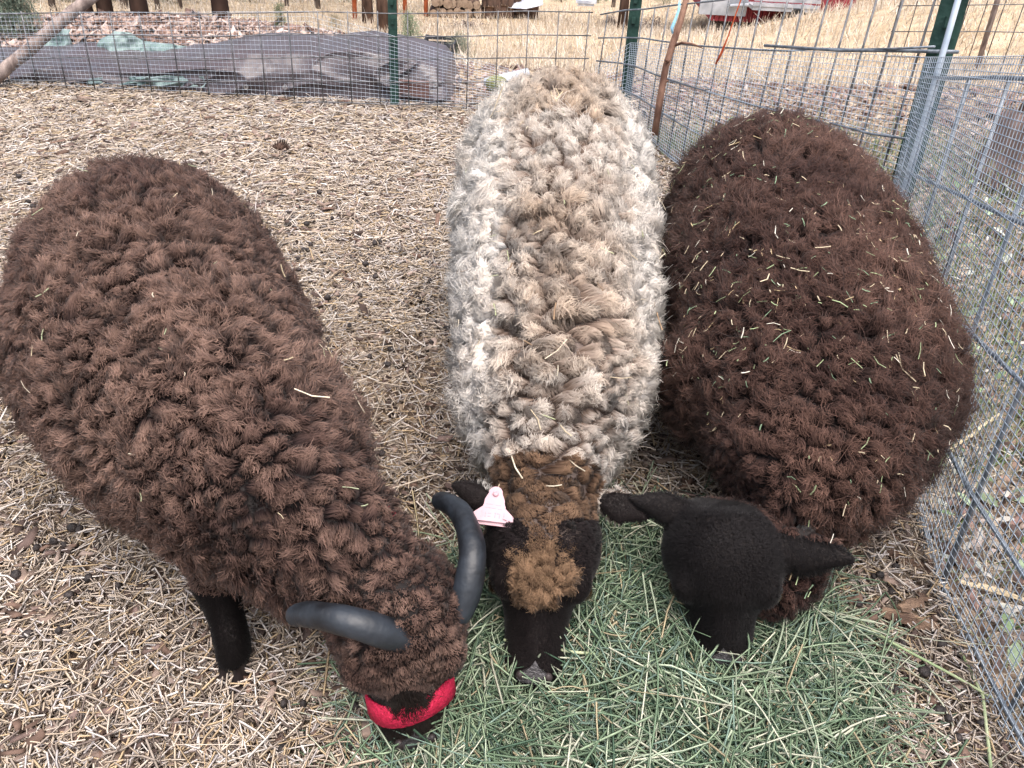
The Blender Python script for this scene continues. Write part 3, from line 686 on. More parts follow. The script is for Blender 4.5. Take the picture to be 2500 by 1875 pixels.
sheet('tarp', [(1188, 3, 8), (1215, -4, 12), (1250, -10, 20), (1285, -10, 22), (1325, -4, 12)], float(lerp(p0, p1, .5)[1]) - .25, .8, M_WTARP, 'white plastic sheet over the tall firewood heap', 100)
sh_ = MB().box(on_terrain(1430, 14) + DV * .14, (.75, .30, .10)).box(on_terrain(1430, 14) + DV * .03, (.6, .2, .12)).build('plank_stack', M_WTARP); tag(sh_, 'small stack of pale planks left of the rear corner', 'planks')
# brush heaps
def brush(px, py, wpx, hpx, label, n=110):
    p = on_terrain(px, py); W_, H_ = px_width(p, wpx), px_width(p, hpx); a = rng.random(n) * 6.283; rr = rng.random(n) ** .6 * W_ * .5
    P = p + np.stack([np.cos(a) * rr, np.sin(a) * rr * .6, rng.random(n) * H_ * (1 - rr / (W_ * .55)) + .02], 1)
    V, F, C = stems(P, rng.random(n) * 6.283, rng.normal(.1, .35, n), rng.uniform(.2, .6, n) * W_, np.full(n, .018), rng.normal(0, .1, (n, 2)), pick([(.22, .18, .17), (.14, .11, .10), (.30, .25, .23)], n, None, .15), 4, 3, .4)
    tag(mesh_np('brush_heap', V, F, M_CHIP, cols=C), label, 'brush heap')
brush(1585, 74, 90, 34, 'grey brush heap to the right of the rear corner pine'); brush(1140, 70, 90, 12, 'low brush heap in the grass below the firewood'); brush(1795, 66, 110, 16, 'low brush heap in front of the red shed'); brush(1490, 62, 40, 26, 'small dark brush heap left of the rear corner pine')
# red shed and trailer
M_RED2 = mat_noise('red_siding', (.22, .03, .04), (.33, .055, .07), 5, .7, stretch=(8, 8, .5))
M_GREYP = mat_noise('grey_paint', (.26, .28, .31), (.46, .48, .52), 5, .6)
ps = on_terrain(1905, 44); wS = px_width(ps, 345); sr_ = empty('shed', tuple(ps)); tag(sr_, 'dark red wooden shed at the top right beyond the field', 'shed')
nb = 30
for i in range(nb):
    x_ = -wS / 2 + wS * (i + .5) / nb; MB().box(ps + np.array([x_, rng.normal(0, .004), 1.15]), (wS / nb - .012, .03, 2.5)).build('plank', M_RED2, sr_)
MB().box(ps + np.array([0, 1.5, 1.1]), (wS - .05, 2.9, 2.4)).build('walls', M_RED2, sr_)
rf = MB(); rf.add([ps + np.array(q) for q in ((-wS / 2 - .3, -.4, 2.35), (wS / 2 + .3, -.4, 2.35), (wS / 2 + .3, 1.5, 3.3), (-wS / 2 - .3, 1.5, 3.3), (wS / 2 + .3, 3.4, 2.35), (-wS / 2 - .3, 3.4, 2.35))], [(0, 1, 2, 3), (3, 2, 4, 5)]); rfo = rf.build('roof', M_GREYP, sr_); md = rfo.modifiers.new('t', 'SOLIDIFY'); md.thickness = .08
MB().box(ps + np.array([-wS * .42, -.05, .95]), (.8, .05, 1.9)).build('door', M_GREYP, sr_)
pt_ = on_terrain(1900, 48); wT = px_width(pt_, 165); tr = empty('utility_trailer', tuple(pt_)); tag(tr, 'small grey utility trailer parked in front of the red shed', 'trailer')
k = wT / 2.0
MB().box(pt_ + np.array([0, .0, .34 * k]), (1.9 * k, 1.0 * k, .06)).build('bed', M_GREYP, tr)
for yy in (-.5, .5):
    for zz in (.44, .58): MB().box(pt_ + np.array([0, yy * k, zz * k]), (1.9 * k, .03, .09 * k)).build('side_board', M_GREYP, tr)
    c = pt_ + np.array([.35 * k, yy * 1.15 * k, .2 * k]); wh = MB().tube([c - [0, .07, 0], c + [0, .07, 0]], .2 * k, 18).build('wheel', mat_noise('rubber', (.01, .01, .01), (.03, .03, .03), 20, .8), tr); MB().tube([c - [0, .08, 0], c + [0, .08, 0]], .09 * k, 12).build('rim', M_GREYP, wh)
MB().tube([pt_ + np.array([-.9 * k, 0, .34 * k]), pt_ + np.array([-1.5 * k, 0, .28 * k])], .03, 8).build('drawbar', M_GREYP, tr)
bush(1120, 150, 60, 90, 'low grey green shrub right of the black crate', [(.16, .19, .14), (.24, .26, .2), (.3, .28, .22)], 120, 'bush', 'bush')
# black crate
M_BLACK = mat_noise('black_plastic', (.025, .028, .033), (.07, .075, .085), 20, .5)
pc = on_terrain(1075, 140); wC = px_width(pc, 74); cr_ = empty('crate', tuple(pc)); tag(cr_, 'black slatted plastic crate behind the end of the tarp', 'crate')
for zz in (.03, .075, .12):
    for yy in (-.14, .14): MB().box(pc + np.array([0, yy, zz]), (wC, .012, .03)).build('slat', M_BLACK, cr_)
for xx in (-1, 1):
    for zz in (.03, .075, .12): MB().box(pc + np.array([xx * wC / 2, 0, zz]), (.012, .27, .03)).build('slat', M_BLACK, cr_)
    for yy in (-.14, .14): MB().box(pc + np.array([xx * wC * .49, yy * .96, .07]), (.025, .02, .14)).build('corner_post', M_BLACK, cr_)
MB().box(pc + np.array([0, 0, .015]), (wC * .98, .26, .012)).build('base', M_BLACK, cr_)
# second fence on the far right and a stump by it
p2a, p2b = on_terrain(2150, 175), on_terrain(2620, 190)
pg_ = empty('wire_fence', tuple(p2a)); tag(pg_, 'further wire fence crossing the field at the top right corner', 'wire fence')
for h_ in (.12, .32, .52, .72, .92): wire([lerp(p2a, p2b, t) + DV * h_ for t in np.linspace(0, 1, 5)], .004, pg_, M_WIRE)
for t in np.linspace(0, 1, 12): wire([lerp(p2a, p2b, t), lerp(p2a, p2b, t) + DV * .5 + [.02, 0, 0], lerp(p2a, p2b, t) + DV * .95 + [.03, 0, 0]], .004, pg_, M_WIRE)
pq = on_terrain(2380, 180); MB().tube([pq, pq + DV * 1.2], .022, 8).build('post', M_WOOD, pg_, True)
pst = atz(2500, 440, .03); st_ = empty('tree_stump', tuple(pst)); tag(st_, 'broken reddish tree stump beyond the mesh at the right edge', 'stump')
MB().tube([pst - DV * .05, pst + DV * .06, pst + DV * .14, pst + DV * .24, pst + DV * .30], [.30, .24, .21, .20, .17], 16).build('trunk', mat_noise('stump_bark', (.07, .048, .044), (.19, .135, .12), 9, .95, 1.0, 22, stretch=(1, 1, .3)), st_, True)
for i in range(9):
    a = i * .7; q = pst + DV * .27 + np.array([math.cos(a), math.sin(a), 0]) * .10; MB().tube([q, q + DV * rng.uniform(.05, .14)], [.03, .006], 5).build('splinter', M_BARK, st_)
terrain = _old
# pale log and mossy stone at the corner
lg_ = MB().tube([aty(1185, 205, 5.0), aty(1235, 195, 5.05), aty(1290, 178, 5.1)], [.035, .04, .03], 9).build('fallen_log', M_WTARP, None, True); tag(lg_, 'short pale barkless log lying behind the corner of the back fence', 'log')
Ve, F4, F3 = ellipsoids(np.array([aty(1212, 208, 4.8)]), np.array([[.075, .06, .05]]), 14, 8); Ve = Ve + (vn := .02 * np.stack([vnoise(Ve[:, 0], Ve[:, 2], 20, 7) - .5] * 3, 1))
tag(mesh_np('stone', Ve, [tuple(f) for f in F4] + [tuple(f) for f in F3], mat_noise('moss', (.14, .15, .05), (.25, .25, .13), 20, .9, .6), smooth=True), 'yellow green mossy stone behind the back fence near the pale sheep', 'stone')
# pine cone, bark pieces, sticks, stalk
pcn = on_terrain(687, 378); cn = empty('pine_cone', tuple(pcn)); tag(cn, 'dark pine cone lying on the straw behind the horned sheep', 'pine cone')
MB().tube([pcn + [-.035, 0, .02], pcn + [0, 0, .03], pcn + [.04, .01, .02]], [.012, .022, .008], 8).build('core', M_BARK, cn, True)
sc_me = None
for i in range(48):
    t = i / 48; a = i * 2.4; c = pcn + np.array([-.035 + .075 * t, 0, .028]); rr = .034 * math.sin(math.pi * min(.97, t * .85 + .12)); dd = np.array([.25, math.cos(a), math.sin(a)]); ss = np.array([0, -math.sin(a), math.cos(a)])
    tip = c + dd * rr; MB().add([c + ss * .004, c - ss * .004, tip - ss * .008, tip + dd * .006, tip + ss * .008, c + np.array([.006, 0, 0])], [(0, 1, 2, 3, 4), (0, 4, 5), (5, 2, 1), (5, 4, 3, 2)]).build('scale', M_BARK, cn)
M_BARKP = mat_noise('bark_piece', (.09, .055, .04), (.24, .16, .11), 16, .9, .7, 40, stretch=(1, 3, 1))
def barkp(a, b_, w_, label, mat=M_BARKP, z=.02, name='bark_piece'):
    p, q = atz(*a, z), atz(*b_, z); n_ = 7; V = []; d_ = (q - p) / np.linalg.norm(q - p); s_ = np.array([-d_[1], d_[0], 0])
    for i in range(n_):
        t = i / (n_ - 1); c = lerp(p, q, t) + s_ * rng.normal(0, w_ * .12); ww = w_ * (.55 + .45 * math.sin(math.pi * (t * .8 + .1))) * rng.uniform(.85, 1.1)
        for o1, o2 in ((-1, 0), (-.5, .55), (.5, .6), (1, 0), (0, -.35)): V.append(c + s_ * o1 * ww / 2 + np.array([0, 0, o2 * ww / 2]))
    F = [(i * 5 + k, i * 5 + (k + 1) % 5, i * 5 + 5 + (k + 1) % 5, i * 5 + 5 + k) for i in range(n_ - 1) for k in range(5)] + [(4, 3, 2, 1, 0), tuple((n_ - 1) * 5 + k for k in range(5))]
    tag(MB().add(V, F).build(name, mat), label, 'bark' if name == 'bark_piece' else 'stick')
barkp((2165, 1345), (2262, 1395), .030, 'long bark strip beside the foot of the fence, right of the brown sheep')
barkp((2150, 1490), (2290, 1530), .034, 'dark bark strip lying across the straw near the fence foot')
barkp((2195, 1485), (2265, 1460), .028, 'short reddish bark piece resting on the dark bark strip', z=.035)
barkp((2340, 1415), (2520, 1470), .016, 'pale stalk lying outside the fence at the right edge', M_STRAW if False else mat_noise('pale_stalk', (.42, .34, .22), (.58, .48, .33), 20, .7), .02, 'stick')
barkp((2310, 1105), (2440, 1010), .012, 'thin pale stick slanting behind the mesh at the right edge', mat_noise('pale_stick', (.38, .31, .2), (.52, .44, .3), 20, .7), .06, 'stick')
M_STEM = mat_noise('hay_stem', (.22, .30, .15), (.42, .45, .28), 10, .6)
def stem_px(pts, r_, label):
    tag(MB().tube([atz(*q) for q in pts], r_, 6).build('hay_stem', M_STEM, None, True), label, 'stem')
stem_px([(1230, 1562, .10), (1300, 1572, .105), (1400, 1592, .10), (1500, 1600, .085)], .0028, 'long pale hay stem across the muzzle of the pale sheep')
stem_px([(2040, 1480, .05), (2180, 1570, .05), (2330, 1650, .035), (2450, 1720, .015)], .0027, 'long green hay stem reaching towards the fence foot')
stem_px([(2330, 1560, .02), (2400, 1700, .02), (2420, 1880, .03)], .0030, 'thick green stalk beside the fence at the bottom right')
# ------------------------------------------------------------------ sheep
def catmull(P, m):
    P = np.asarray(P, float); n = len(P); out = []
    Q = np.vstack([2 * P[0] - P[1], P, 2 * P[-1] - P[-2]])
    for i in range(n - 1):
        a, b, c, d = Q[i], Q[i + 1], Q[i + 2], Q[i + 3]
        for t in np.arange(m) / m:
            out.append(.5 * (2 * b + (c - a) * t + (2 * a - 5 * b + 4 * c - d) * t * t + (3 * b - a - 3 * c + d) * t ** 3))
    out.append(P[-1]); return np.array(out)
class Body:
    """lofts fused to one skin by a voxel remesh; every loft carries the wool length and a region number"""
    def __init__(self): self.mb = MB(); self.S = []
    def loft(self, ctrl, up=(0, 0, 1), region=0, m=5, n=18):
        """ctrl rows: x y z  r_side r_up  wool"""
        A = catmull(ctrl, m); P = A[:, :3]; up = np.array(up, float)
        V = []; F = []
        for i, p in enumerate(P):
            t = P[min(i + 1, len(P) - 1)] - P[max(i - 1, 0)]; t /= np.linalg.norm(t) + 1e-9
            s = np.cross(t, up); s /= np.linalg.norm(s) + 1e-9; w = np.cross(s, t)
            rs, ru = max(A[i, 3], .002), max(A[i, 4], .002)
            for k in range(n):
                a = 2 * math.pi * k / n; V.append(p + rs * math.cos(a) * s + ru * math.sin(a) * w)
            self.S.append((*p, (rs + ru) / 2, max(A[i, 5], .0), region))
        for i in range(len(P) - 1):
            for k in range(n): F.append((i * n + k, i * n + (k + 1) % n, (i + 1) * n + (k + 1) % n, (i + 1) * n + k))
        F.append(tuple(range(n))[::-1]); F.append(tuple((len(P) - 1) * n + k for k in range(n)))
        self.mb.add(V, F); return P
    def skin(self, name, mat, root, voxel=.0085):
        o = self.mb.build(name, mat, root)
        md = o.modifiers.new('r', 'REMESH'); md.mode = 'VOXEL'; md.voxel_size = voxel; md.use_smooth_shade = True
        md2 = o.modifiers.new('s', 'SMOOTH'); md2.factor = .5; md2.iterations = 7
        dg = bpy.context.evaluated_depsgraph_get(); dg.update()
        me = bpy.data.meshes.new_from_object(o.evaluated_get(dg)); me.name = name
        o.modifiers.clear(); old = o.data; o.data = me; bpy.data.meshes.remove(old)
        if not me.materials: me.materials.append(mat)
        return o

def mat_wool(name, rough=.75):
    m, nt, b = new_mat(name); N = nt.nodes; L = nt.links
    hi = N.new('ShaderNodeHairInfo')
    ct = N.new('ShaderNodeAttribute'); ct.attribute_name = 'ctip'; cr = N.new('ShaderNodeAttribute'); cr.attribute_name = 'croot'
    rn = N.new('ShaderNodeAttribute'); rn.attribute_name = 'rn'
    mr = N.new('ShaderNodeMapRange'); mr.inputs[1].default_value = .25; mr.inputs[2].default_value = .95; L.new(hi.outputs['Intercept'], mr.inputs[0])
    mx = N.new('ShaderNodeMix'); mx.data_type = 'RGBA'; L.new(mr.outputs[0], mx.inputs[0]); L.new(cr.outputs['Color'], mx.inputs[6]); L.new(ct.outputs['Color'], mx.inputs[7])
    L.new(mx.outputs[2], b.inputs['Base Color']); b.inputs['Roughness'].default_value = rough; b.inputs['Specular IOR Level'].default_value = .12
    b.inputs['Sheen Weight'].default_value = .08
    # soft fleece: shade with the lock's own rounded normal
    vt = N.new('ShaderNodeVectorTransform'); vt.vector_type = 'NORMAL'; vt.convert_from = 'OBJECT'; vt.convert_to = 'WORLD'
    L.new(rn.outputs['Vector'], vt.inputs[0]); L.new(vt.outputs[0], b.inputs['Normal'])
    tr_ = N.new('ShaderNodeBsdfTranslucent'); L.new(mx.outputs[2], tr_.inputs['Color']); L.new(vt.outputs[0], tr_.inputs['Normal'])
    ms = N.new('ShaderNodeMixShader'); ms.inputs[0].default_value = .10; L.new(b.outputs[0], ms.inputs[1]); L.new(tr_.outputs[0], ms.inputs[2]); L.new(ms.outputs[0], N['Material Output'].inputs['Surface'])
    return m
M_WOOL = mat_wool('wool')

def nrm(a): return a / (np.linalg.norm(a, axis=-1, keepdims=True) + 1e-9)
def vn3(P, s, seed):
    return np.stack([vnoise(P[:, 0] + P[:, 2] * .7, P[:, 1] - P[:, 2] * .6, s, seed + i) - .5 for i in range(3)], 1) * 2

def curves_obj(name, pts, rad, root, mat, attrs):
    n, k, _ = pts.shape
    cu = bpy.data.hair_curves.new(name); cu.add_curves([k] * n)
    cu.attributes['position'].data.foreach_set('vector', pts.astype(np.float32).ravel()) if 'position' in cu.attributes else cu.position_data.foreach_set('vector', pts.astype(np.float32).ravel())
    a = cu.attributes.get('radius') or cu.attributes.new('radius', 'FLOAT', 'POINT'); a.data.foreach_set('value', rad.astype(np.float32).ravel())
    for nm, v in attrs.items():
        if v.shape[1] == 3 and nm == 'rn':
            a = cu.attributes.new(nm, 'FLOAT_VECTOR', 'CURVE'); a.data.foreach_set('vector', v.astype(np.float32).ravel())
        else:
            a = cu.attributes.new(nm, 'FLOAT_COLOR', 'CURVE'); c = np.ones((n, 4), np.float32); c[:, :3] = v; a.data.foreach_set('color', c.ravel())
    cu.materials.append(mat)
    o = bpy.data.objects.new(name, cu); link(o, root); return o

class Fleece: pass
def sample_skin(ob, body, N, root):
    me = ob.data; nv = len(me.vertices)
    co = np.empty(nv * 3, np.float32); me.vertices.foreach_get('co', co); co = co.reshape(-1, 3).astype(float)
    no = np.empty(nv * 3, np.float32); me.vertices.foreach_get('normal', no); no = no.reshape(-1, 3).astype(float)
    S = np.array(body.S); S[:, :3] -= np.array(root.location)
    wool = np.empty(nv); reg = np.empty(nv, int)
    for i in range(0, nv, 4000):
        d = np.linalg.norm(co[i:i + 4000, None] - S[None, :, :3], axis=2) / S[None, :, 3]
        w = np.exp(-(d - d.min(1, keepdims=True)) * 9); w /= w.sum(1, keepdims=True)
        wool[i:i + 4000] = (w * S[None, :, 4]).sum(1); reg[i:i + 4000] = S[d.argmin(1), 5].astype(int)
    me.calc_loop_triangles(); nt = len(me.loop_triangles); T = np.empty(nt * 3, np.int32); me.loop_triangles.foreach_get('vertices', T); T = T.reshape(-1, 3)
    a = np.linalg.norm(np.cross(co[T[:, 1]] - co[T[:, 0]], co[T[:, 2]] - co[T[:, 0]]), axis=1) / 2
    # sparser on the belly and on the side away from the viewer's half of the pen
    fn = nrm(no[T].mean(1)); fc = co[T].mean(1) + np.array(root.location)
    vd = nrm(np.array([[0, 0, CAM_H]]) - fc); f = (fn * vd).sum(1)
    wgt = a * np.where(f > -.35, 1.0, .12) * np.where(wool[T].mean(1) < .012, 1.5, 1.0)
    tri = rng.choice(nt, N, p=wgt / wgt.sum()); r1 = np.sqrt(rng.random(N)); r2 = rng.random(N)
    b = np.stack([1 - r1, r1 * (1 - r2), r1 * r2], 1)[:, :, None]
    R = Fleece(); R.p = (co[T[tri]] * b).sum(1); R.n = nrm((no[T[tri]] * b).sum(1)); R.w = (wool[T[tri]] * b[:, :, 0]).sum(1); R.reg = reg[T[tri, 0]]
    R.co, R.no, R.wool, R.reg_v = co, no, wool, reg
    return R

def grow(root, ob, body, N, spacing, color_fn, lean_fn, aniso=None, rad=.00053, K=7, curl=.005, clump=-.05, name='fleece', fuzz=.09, dome=.74, wild=.0, hook=.24, crease=.8, frizz=.0005, lenfn=None):
    """wool in locks where the wool is long, short fur where it is short"""
    R = sample_skin(ob, body, N, root); p, n, w = R.p, R.n, R.w
    lw = p + np.array(root.location)
    q = p if aniso is None else aniso(p)
    # lock centres: thin the samples to one per cell
    key = np.floor((q + rng.normal(0, spacing * .15, q.shape)) / spacing).astype(np.int64); _, ci = np.unique(key, axis=0, return_index=True)
    ci = rng.permutation(ci); ci = ci[w[ci] > .011]
    keep = []; kd0 = kdtree.KDTree(len(ci))
    for i, c in enumerate(ci): kd0.insert(q[c], i)
    kd0.balance(); dead = np.zeros(len(ci), bool)
    for i, c in enumerate(ci):
        if dead[i]: continue
        keep.append(c)
        for (_, j, _) in kd0.find_range(q[c], spacing * .72): dead[j] = True
    ci = np.array(keep); M = len(ci)
    kd = kdtree.KDTree(M)
    for i, c in enumerate(ci): kd.insert(q[c], i)
    kd.balance()
    own = np.empty(N, int); rr = np.empty(N)
    for i in range(N):
        (_, j, d), (_, _, d2) = kd.find_n(q[i], 2); own[i] = j; rr[i] = d / (d2 + 1e-9)
    si = rng.choice(N, min(N // 4, int(M * 5.5)), replace=False); kd2 = kdtree.KDTree(len(si))
    for i, c in enumerate(si): kd2.insert(p[c], i)
    kd2.balance(); sub = np.empty(N, int); rs = np.empty(N)
    for i in range(N):
        (_, j, d), (_, _, d2) = kd2.find_n(p[i], 2); sub[i] = si[j]; rs[i] = d / (d2 + 1e-9)
    subside = p - p[sub]
    # directions
    lean = lean_fn(lw, n)
    cd = nrm(n[ci] + lean[ci] + vn3(lw[ci], 14, 3) * .5 + rng.normal(0, .22, (M, 3)))
    cl = w[ci] * rng.uniform(.75, 1.2, M) * (1 + .5 * (vnoise(lw[ci, 0] + lw[ci, 2], lw[ci, 1], 11, 21) - .5) + .35 * (vnoise(lw[ci, 0] + lw[ci, 2], lw[ci, 1], 4, 22) - .5))
    long = np.clip((w - .011) / .012, 0, 1)
    cp = (clump(lw, n) if callable(clump) else np.full(N, clump))[:, None, None]
    val = np.zeros(N) if lenfn is None else lenfn(lw, n)
    cs = np.maximum(rr ** 3.0, val)
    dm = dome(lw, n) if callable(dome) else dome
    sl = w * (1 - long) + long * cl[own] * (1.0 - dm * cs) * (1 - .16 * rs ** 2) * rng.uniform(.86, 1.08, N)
    stray = rng.random(N) < wild; sl = np.where(stray, sl * rng.uniform(1.05, 1.5, N), sl)
    sdir = nrm(n + lean + rng.normal(0, fuzz, (N, 3)))
    t = np.linspace(0, 1, K)[None, :, None]
    straight = p[:, None] + sdir[:, None] * (sl[:, None, None] * t)
    side = p - p[ci[own]]; side -= (side * cd[own]).sum(1, keepdims=True) * cd[own]
    axis = p[ci[own]][:, None] + cd[own][:, None] * (sl[:, None, None] * t)
    shape = 1 - cp * t ** 1.8 + .15 * t * (1 - t)
    locked = axis + side[:, None] * shape + rng.normal(0, fuzz * .35, (N, 1, 3)) * (sl[:, None, None] * t)
    a = np.minimum(1, t * 2.2) * long[:, None, None]
    pts = straight * (1 - a) + locked * a
    # crimp: shared by the lock plus a little of its own
    e1 = nrm(np.cross(cd[own], np.array([.31, .52, .79]))); e2 = np.cross(cd[own], e1)
    ph = rng.random(M)[own] * 6.283; fr = rng.uniform(4, 8, M)[own]; ph2 = rng.random(N) * 6.283; fr2 = rng.uniform(5, 11, N)
    amp = (curl * np.clip(sl / .045, .15, 1.3))[:, None]; tt = t[:, :, 0]
    o1 = amp * tt * (.6 * np.sin(fr[:, None] * tt + ph[:, None]) + .65 * np.sin(fr2[:, None] * tt + ph2[:, None]))
    o2 = amp * tt * (.6 * np.cos(fr[:, None] * tt + ph[:, None]) + .65 * np.cos(fr2[:, None] * tt * 1.1 + ph2[:, None]))
    pts = pts + e1[:, None] * o1[:, :, None] + e2[:, None] * o2[:, :, None]
    bt = (np.clip(t - .45, 0, 1) / .55) ** 1.6 * (long * sl)[:, None, None]
    dh = nrm(nrm(subside) * .20 + nrm(side) * .22 + rng.normal(0, .2, (N, 3)) + vn3(p[sub], 55, 8) * 1.3); dh = nrm(dh - (dh * sdir).sum(1, keepdims=True) * sdir)
    pts = pts + dh[:, None] * bt * hook - sdir[:, None] * bt * hook * .55
    hk = rng.normal(0, 1, (N, 3)) * (curl * .9 * np.clip(sl / .045, .1, 1.2))[:, None]; pts = pts + hk[:, None] * (np.clip(t - .55, 0, 1) * 2) ** 2 * (.6 + stray[:, None, None])
    pts = pts + np.cumsum(rng.normal(0, frizz, (N, K, 3)), 1) * t * long[:, None, None]
    prof = np.array([1, 1, 1, .95, .85, .7, .4])[None, :K] if K == 7 else np.linspace(1, .4, K)[None]
    rd = rad * rng.uniform(.7, 1.25, (N, 1)) * prof * np.where(w < .011, .75, 1.0)[:, None]
    ctip, croot = color_fn(lw, n, R.reg, w, rng.random(M)[own], rng.random(N), long)
    inner = (1 - crease * (dm / .74) * long * np.maximum(rr ** 2.4, val))[:, None]; ctip = croot * (1 - inner) + ctip * inner       # unbleached wool deep between locks, with crease shade also put into the colour
    rn = nrm(n * (1 - .35 * long[:, None]) + cd[own] * .5 * long[:, None] + long[:, None] * (1.15 * side / (spacing * .55) + .35 * subside / (spacing * .25)) + rng.normal(0, .07, (N, 3)))
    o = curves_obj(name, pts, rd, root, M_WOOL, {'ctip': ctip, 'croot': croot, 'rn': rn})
    R.tip = pts[:, -1] + np.array(root.location); R.rn = rn; R.M = M; R.lw = lw
    return o, R

def skin_mat(name, c1, c2): return mat_noise(name, c1, c2, 60, .7, .25, 160, spec=.25)
M_SK_DARK = skin_mat('dark_hide', (.006, .004, .004), (.014, .010, .009))
M_SK_WHITE = skin_mat('hide_under_pale_fleece', (.07, .05, .045), (.13, .10, .085))
M_HOOF = mat_noise('hoof', (.015, .012, .012), (.04, .03, .03), 30, .5)
M_EYE = mat_noise('eye', (.008, .006, .004), (.03, .018, .008), 40, .12, spec=.6)
M_HORN = None
M_NOSE = mat_noise('nose_leather', (.018, .016, .017), (.065, .060, .064), 90, .38, .5, 220, spec=.45)
def mat_horn():
    m, nt, b = new_mat('horn'); N = nt.nodes; L = nt.links
    tc = N.new('ShaderNodeTexCoord'); n = N.new('ShaderNodeTexNoise'); n.inputs['Scale'].default_value = 14; n.inputs['Detail'].default_value = 6; L.new(tc.outputs['Object'], n.inputs['Vector'])
    r = N.new('ShaderNodeValToRGB'); r.color_ramp.elements[0].position = .35; r.color_ramp.elements[1].position = .7
    r.color_ramp.elements[0].color = (.004, .005, .007, 1); r.color_ramp.elements[1].color = (.030, .038, .050, 1); L.new(n.outputs[0], r.inputs[0]); L.new(r.outputs[0], b.inputs['Base Color'])
    b.inputs['Roughness'].default_value = .48
    n2 = N.new('ShaderNodeTexNoise'); n2.inputs['Scale'].default_value = 60; L.new(tc.outputs['Object'], n2.inputs['Vector'])
    bp = N.new('ShaderNodeBump'); bp.inputs['Strength'].default_value = .4; bp.inputs['Distance'].default_value = .004; L.new(n2.outputs[0], bp.inputs['Height']); L.new(bp.outputs[0], b.inputs['Normal'])
    return m
M_HORN = mat_horn()

def add_leg(bd, root, top, knee, foot, hind=False, wool=.03, r0=.055):
    """upper leg tapering through knee/hock and pastern to the hoof"""
    top, knee, foot = map(np.array, (top, knee, foot))
    past = foot + np.array([0, 0, .075]) + (knee - foot) * .02
    c = [(*top, r0, r0 * 1.15, wool), (*(top * .45 + knee * .55), r0 * .68, r0 * .8, wool * .55), (*knee, .036, .038, .008), (*(knee * .5 + past * .5), .028, .029, .006), (*past, .029, .030, .005), (*(foot + np.array([0, -.012, .035])), .028, .032, .005)]
    bd.loft(c, up=(0, -1, .1), region=3, n=14)
    for s in (-1, 1):
        h = MB(); V = []; 
        for z, k in ((.045, .75), (.02, .92), (0.0, 1.0)):
            for a in range(10):
                an = a * .628; V.append(foot + np.array([s * .013 + .0125 * k * math.cos(an), -.018 + .030 * k * math.sin(an) - .012 * (1 - z / .045), z]))
        Fh = [(j * 10 + i, j * 10 + (i + 1) % 10, j * 10 + 10 + (i + 1) % 10, j * 10 + 10 + i) for j in range(2) for i in range(10)] + [tuple(range(10)), tuple(range(20, 30))[::-1]]
        h.add(V, Fh).build('hoof', M_HOOF, root, True)

def head_frame(poll, nose, facing):
    poll, nose, facing = map(lambda a: np.array(a, float), (poll, nose, facing)); d = nose - poll; L = np.linalg.norm(d); d /= L
    u = facing - (facing @ d) * d; u /= np.linalg.norm(u); s = np.cross(d, u)   # s = to one side
    return poll, d, u, s, L
def add_head(bd, root, poll, nose, facing, k=1.0, cap=.02, face=.005):
    P, d, u, s, L = head_frame(poll, nose, facing)
    prof = [(-.10, .052, .052, 0, cap), (.06, .070, .070, .0, cap), (.22, .077, .076, .004, cap * .6 + face * .4), (.36, .072, .070, .004, face), (.48, .058, .060, .000, face), (.60, .046, .050, -.003, face), (.78, .041, .044, -.004, face * .8), (.93, .041, .039, -.004, face * .6), (1.0, .033, .028, -.006, face * .5), (1.03, .018, .015, -.008, face * .4)]
    bd.loft([(*(P + d * (t * L) + u * (o * k)), rs * k, ru * k, w) for t, rs, ru, o, w in prof], up=u, region=2, n=22)
    bd.loft([(*(P + d * (t * L) + u * (o * k)), rs * k, ru * k, face * .8) for t, rs, ru, o in ((.34, .016, .012, .058), (.48, .022, .014, .050), (.62, .021, .014, .040), (.78, .019, .013, .033), (.92, .014, .010, .026))], up=u, region=2, n=12)   # bridge of the nose
    # brow ridges and nostril wings
    for sg in (-1, 1):
        c = P + d * (.40 * L) + u * (.046 * k) + s * sg * .050 * k
        bd.loft([(*(c - d * .035), .010, .010, face), (*c, .025, .022, face), (*(c + d * .036 + u * -.004), .010, .009, face)], up=u, region=2, n=12)
        c = P + d * (.955 * L) + u * .014 * k + s * sg * .022 * k
        bd.loft([(*(c - d * .02), .008, .008, 0.002), (*c, .013, .012, .002), (*(c + d * .014), .008, .007, .001)], up=u, region=2, n=10)
        e = MB(); ce = P + d * (.46 * L) + u * .033 * k + s * sg * .060 * k
        Ve, F4, F3 = ellipsoids(np.array([ce]), np.array([[.013, .013, .013]]) * k, 12, 7)
        mesh_np('eye', Ve, [tuple(f) for f in F4] + [tuple(f) for f in F3], M_EYE, root, True)
        cn = P + d * (.955 * L) + u * .036 * k + s * sg * .019 * k
        Ve, F4, F3 = ellipsoids(np.array([cn]), np.array([[.0065, .006, .0085]]) * k, 8, 5)
        mesh_np('nostril', Ve, [tuple(f) for f in F4] + [tuple(f) for f in F3], M_HOOF, root, True)
    V = []; F = []; pts_ = [(.86, .000), (.90, .006), (.93, .017), (.965, .024), (.99, .018), (1.0, .0)]
    for a_, l_ in pts_ + [(a2, -l2) for a2, l2 in pts_[-2:0:-1]]:
        V.append(P + d * (a_ * L) + u * ((.0425 - .10 * max(0, a_ - .94)) * k) + s * l_ * k)
    m_ = len(V); V += [v - u * .012 for v in V]
    MB().add(V, [tuple(range(m_)), tuple(range(m_, 2 * m_))[::-1]] + [(i, (i + 1) % m_, m_ + (i + 1) % m_, m_ + i) for i in range(m_)]).build('nose', M_NOSE, root)
    return P, d, u, s, L
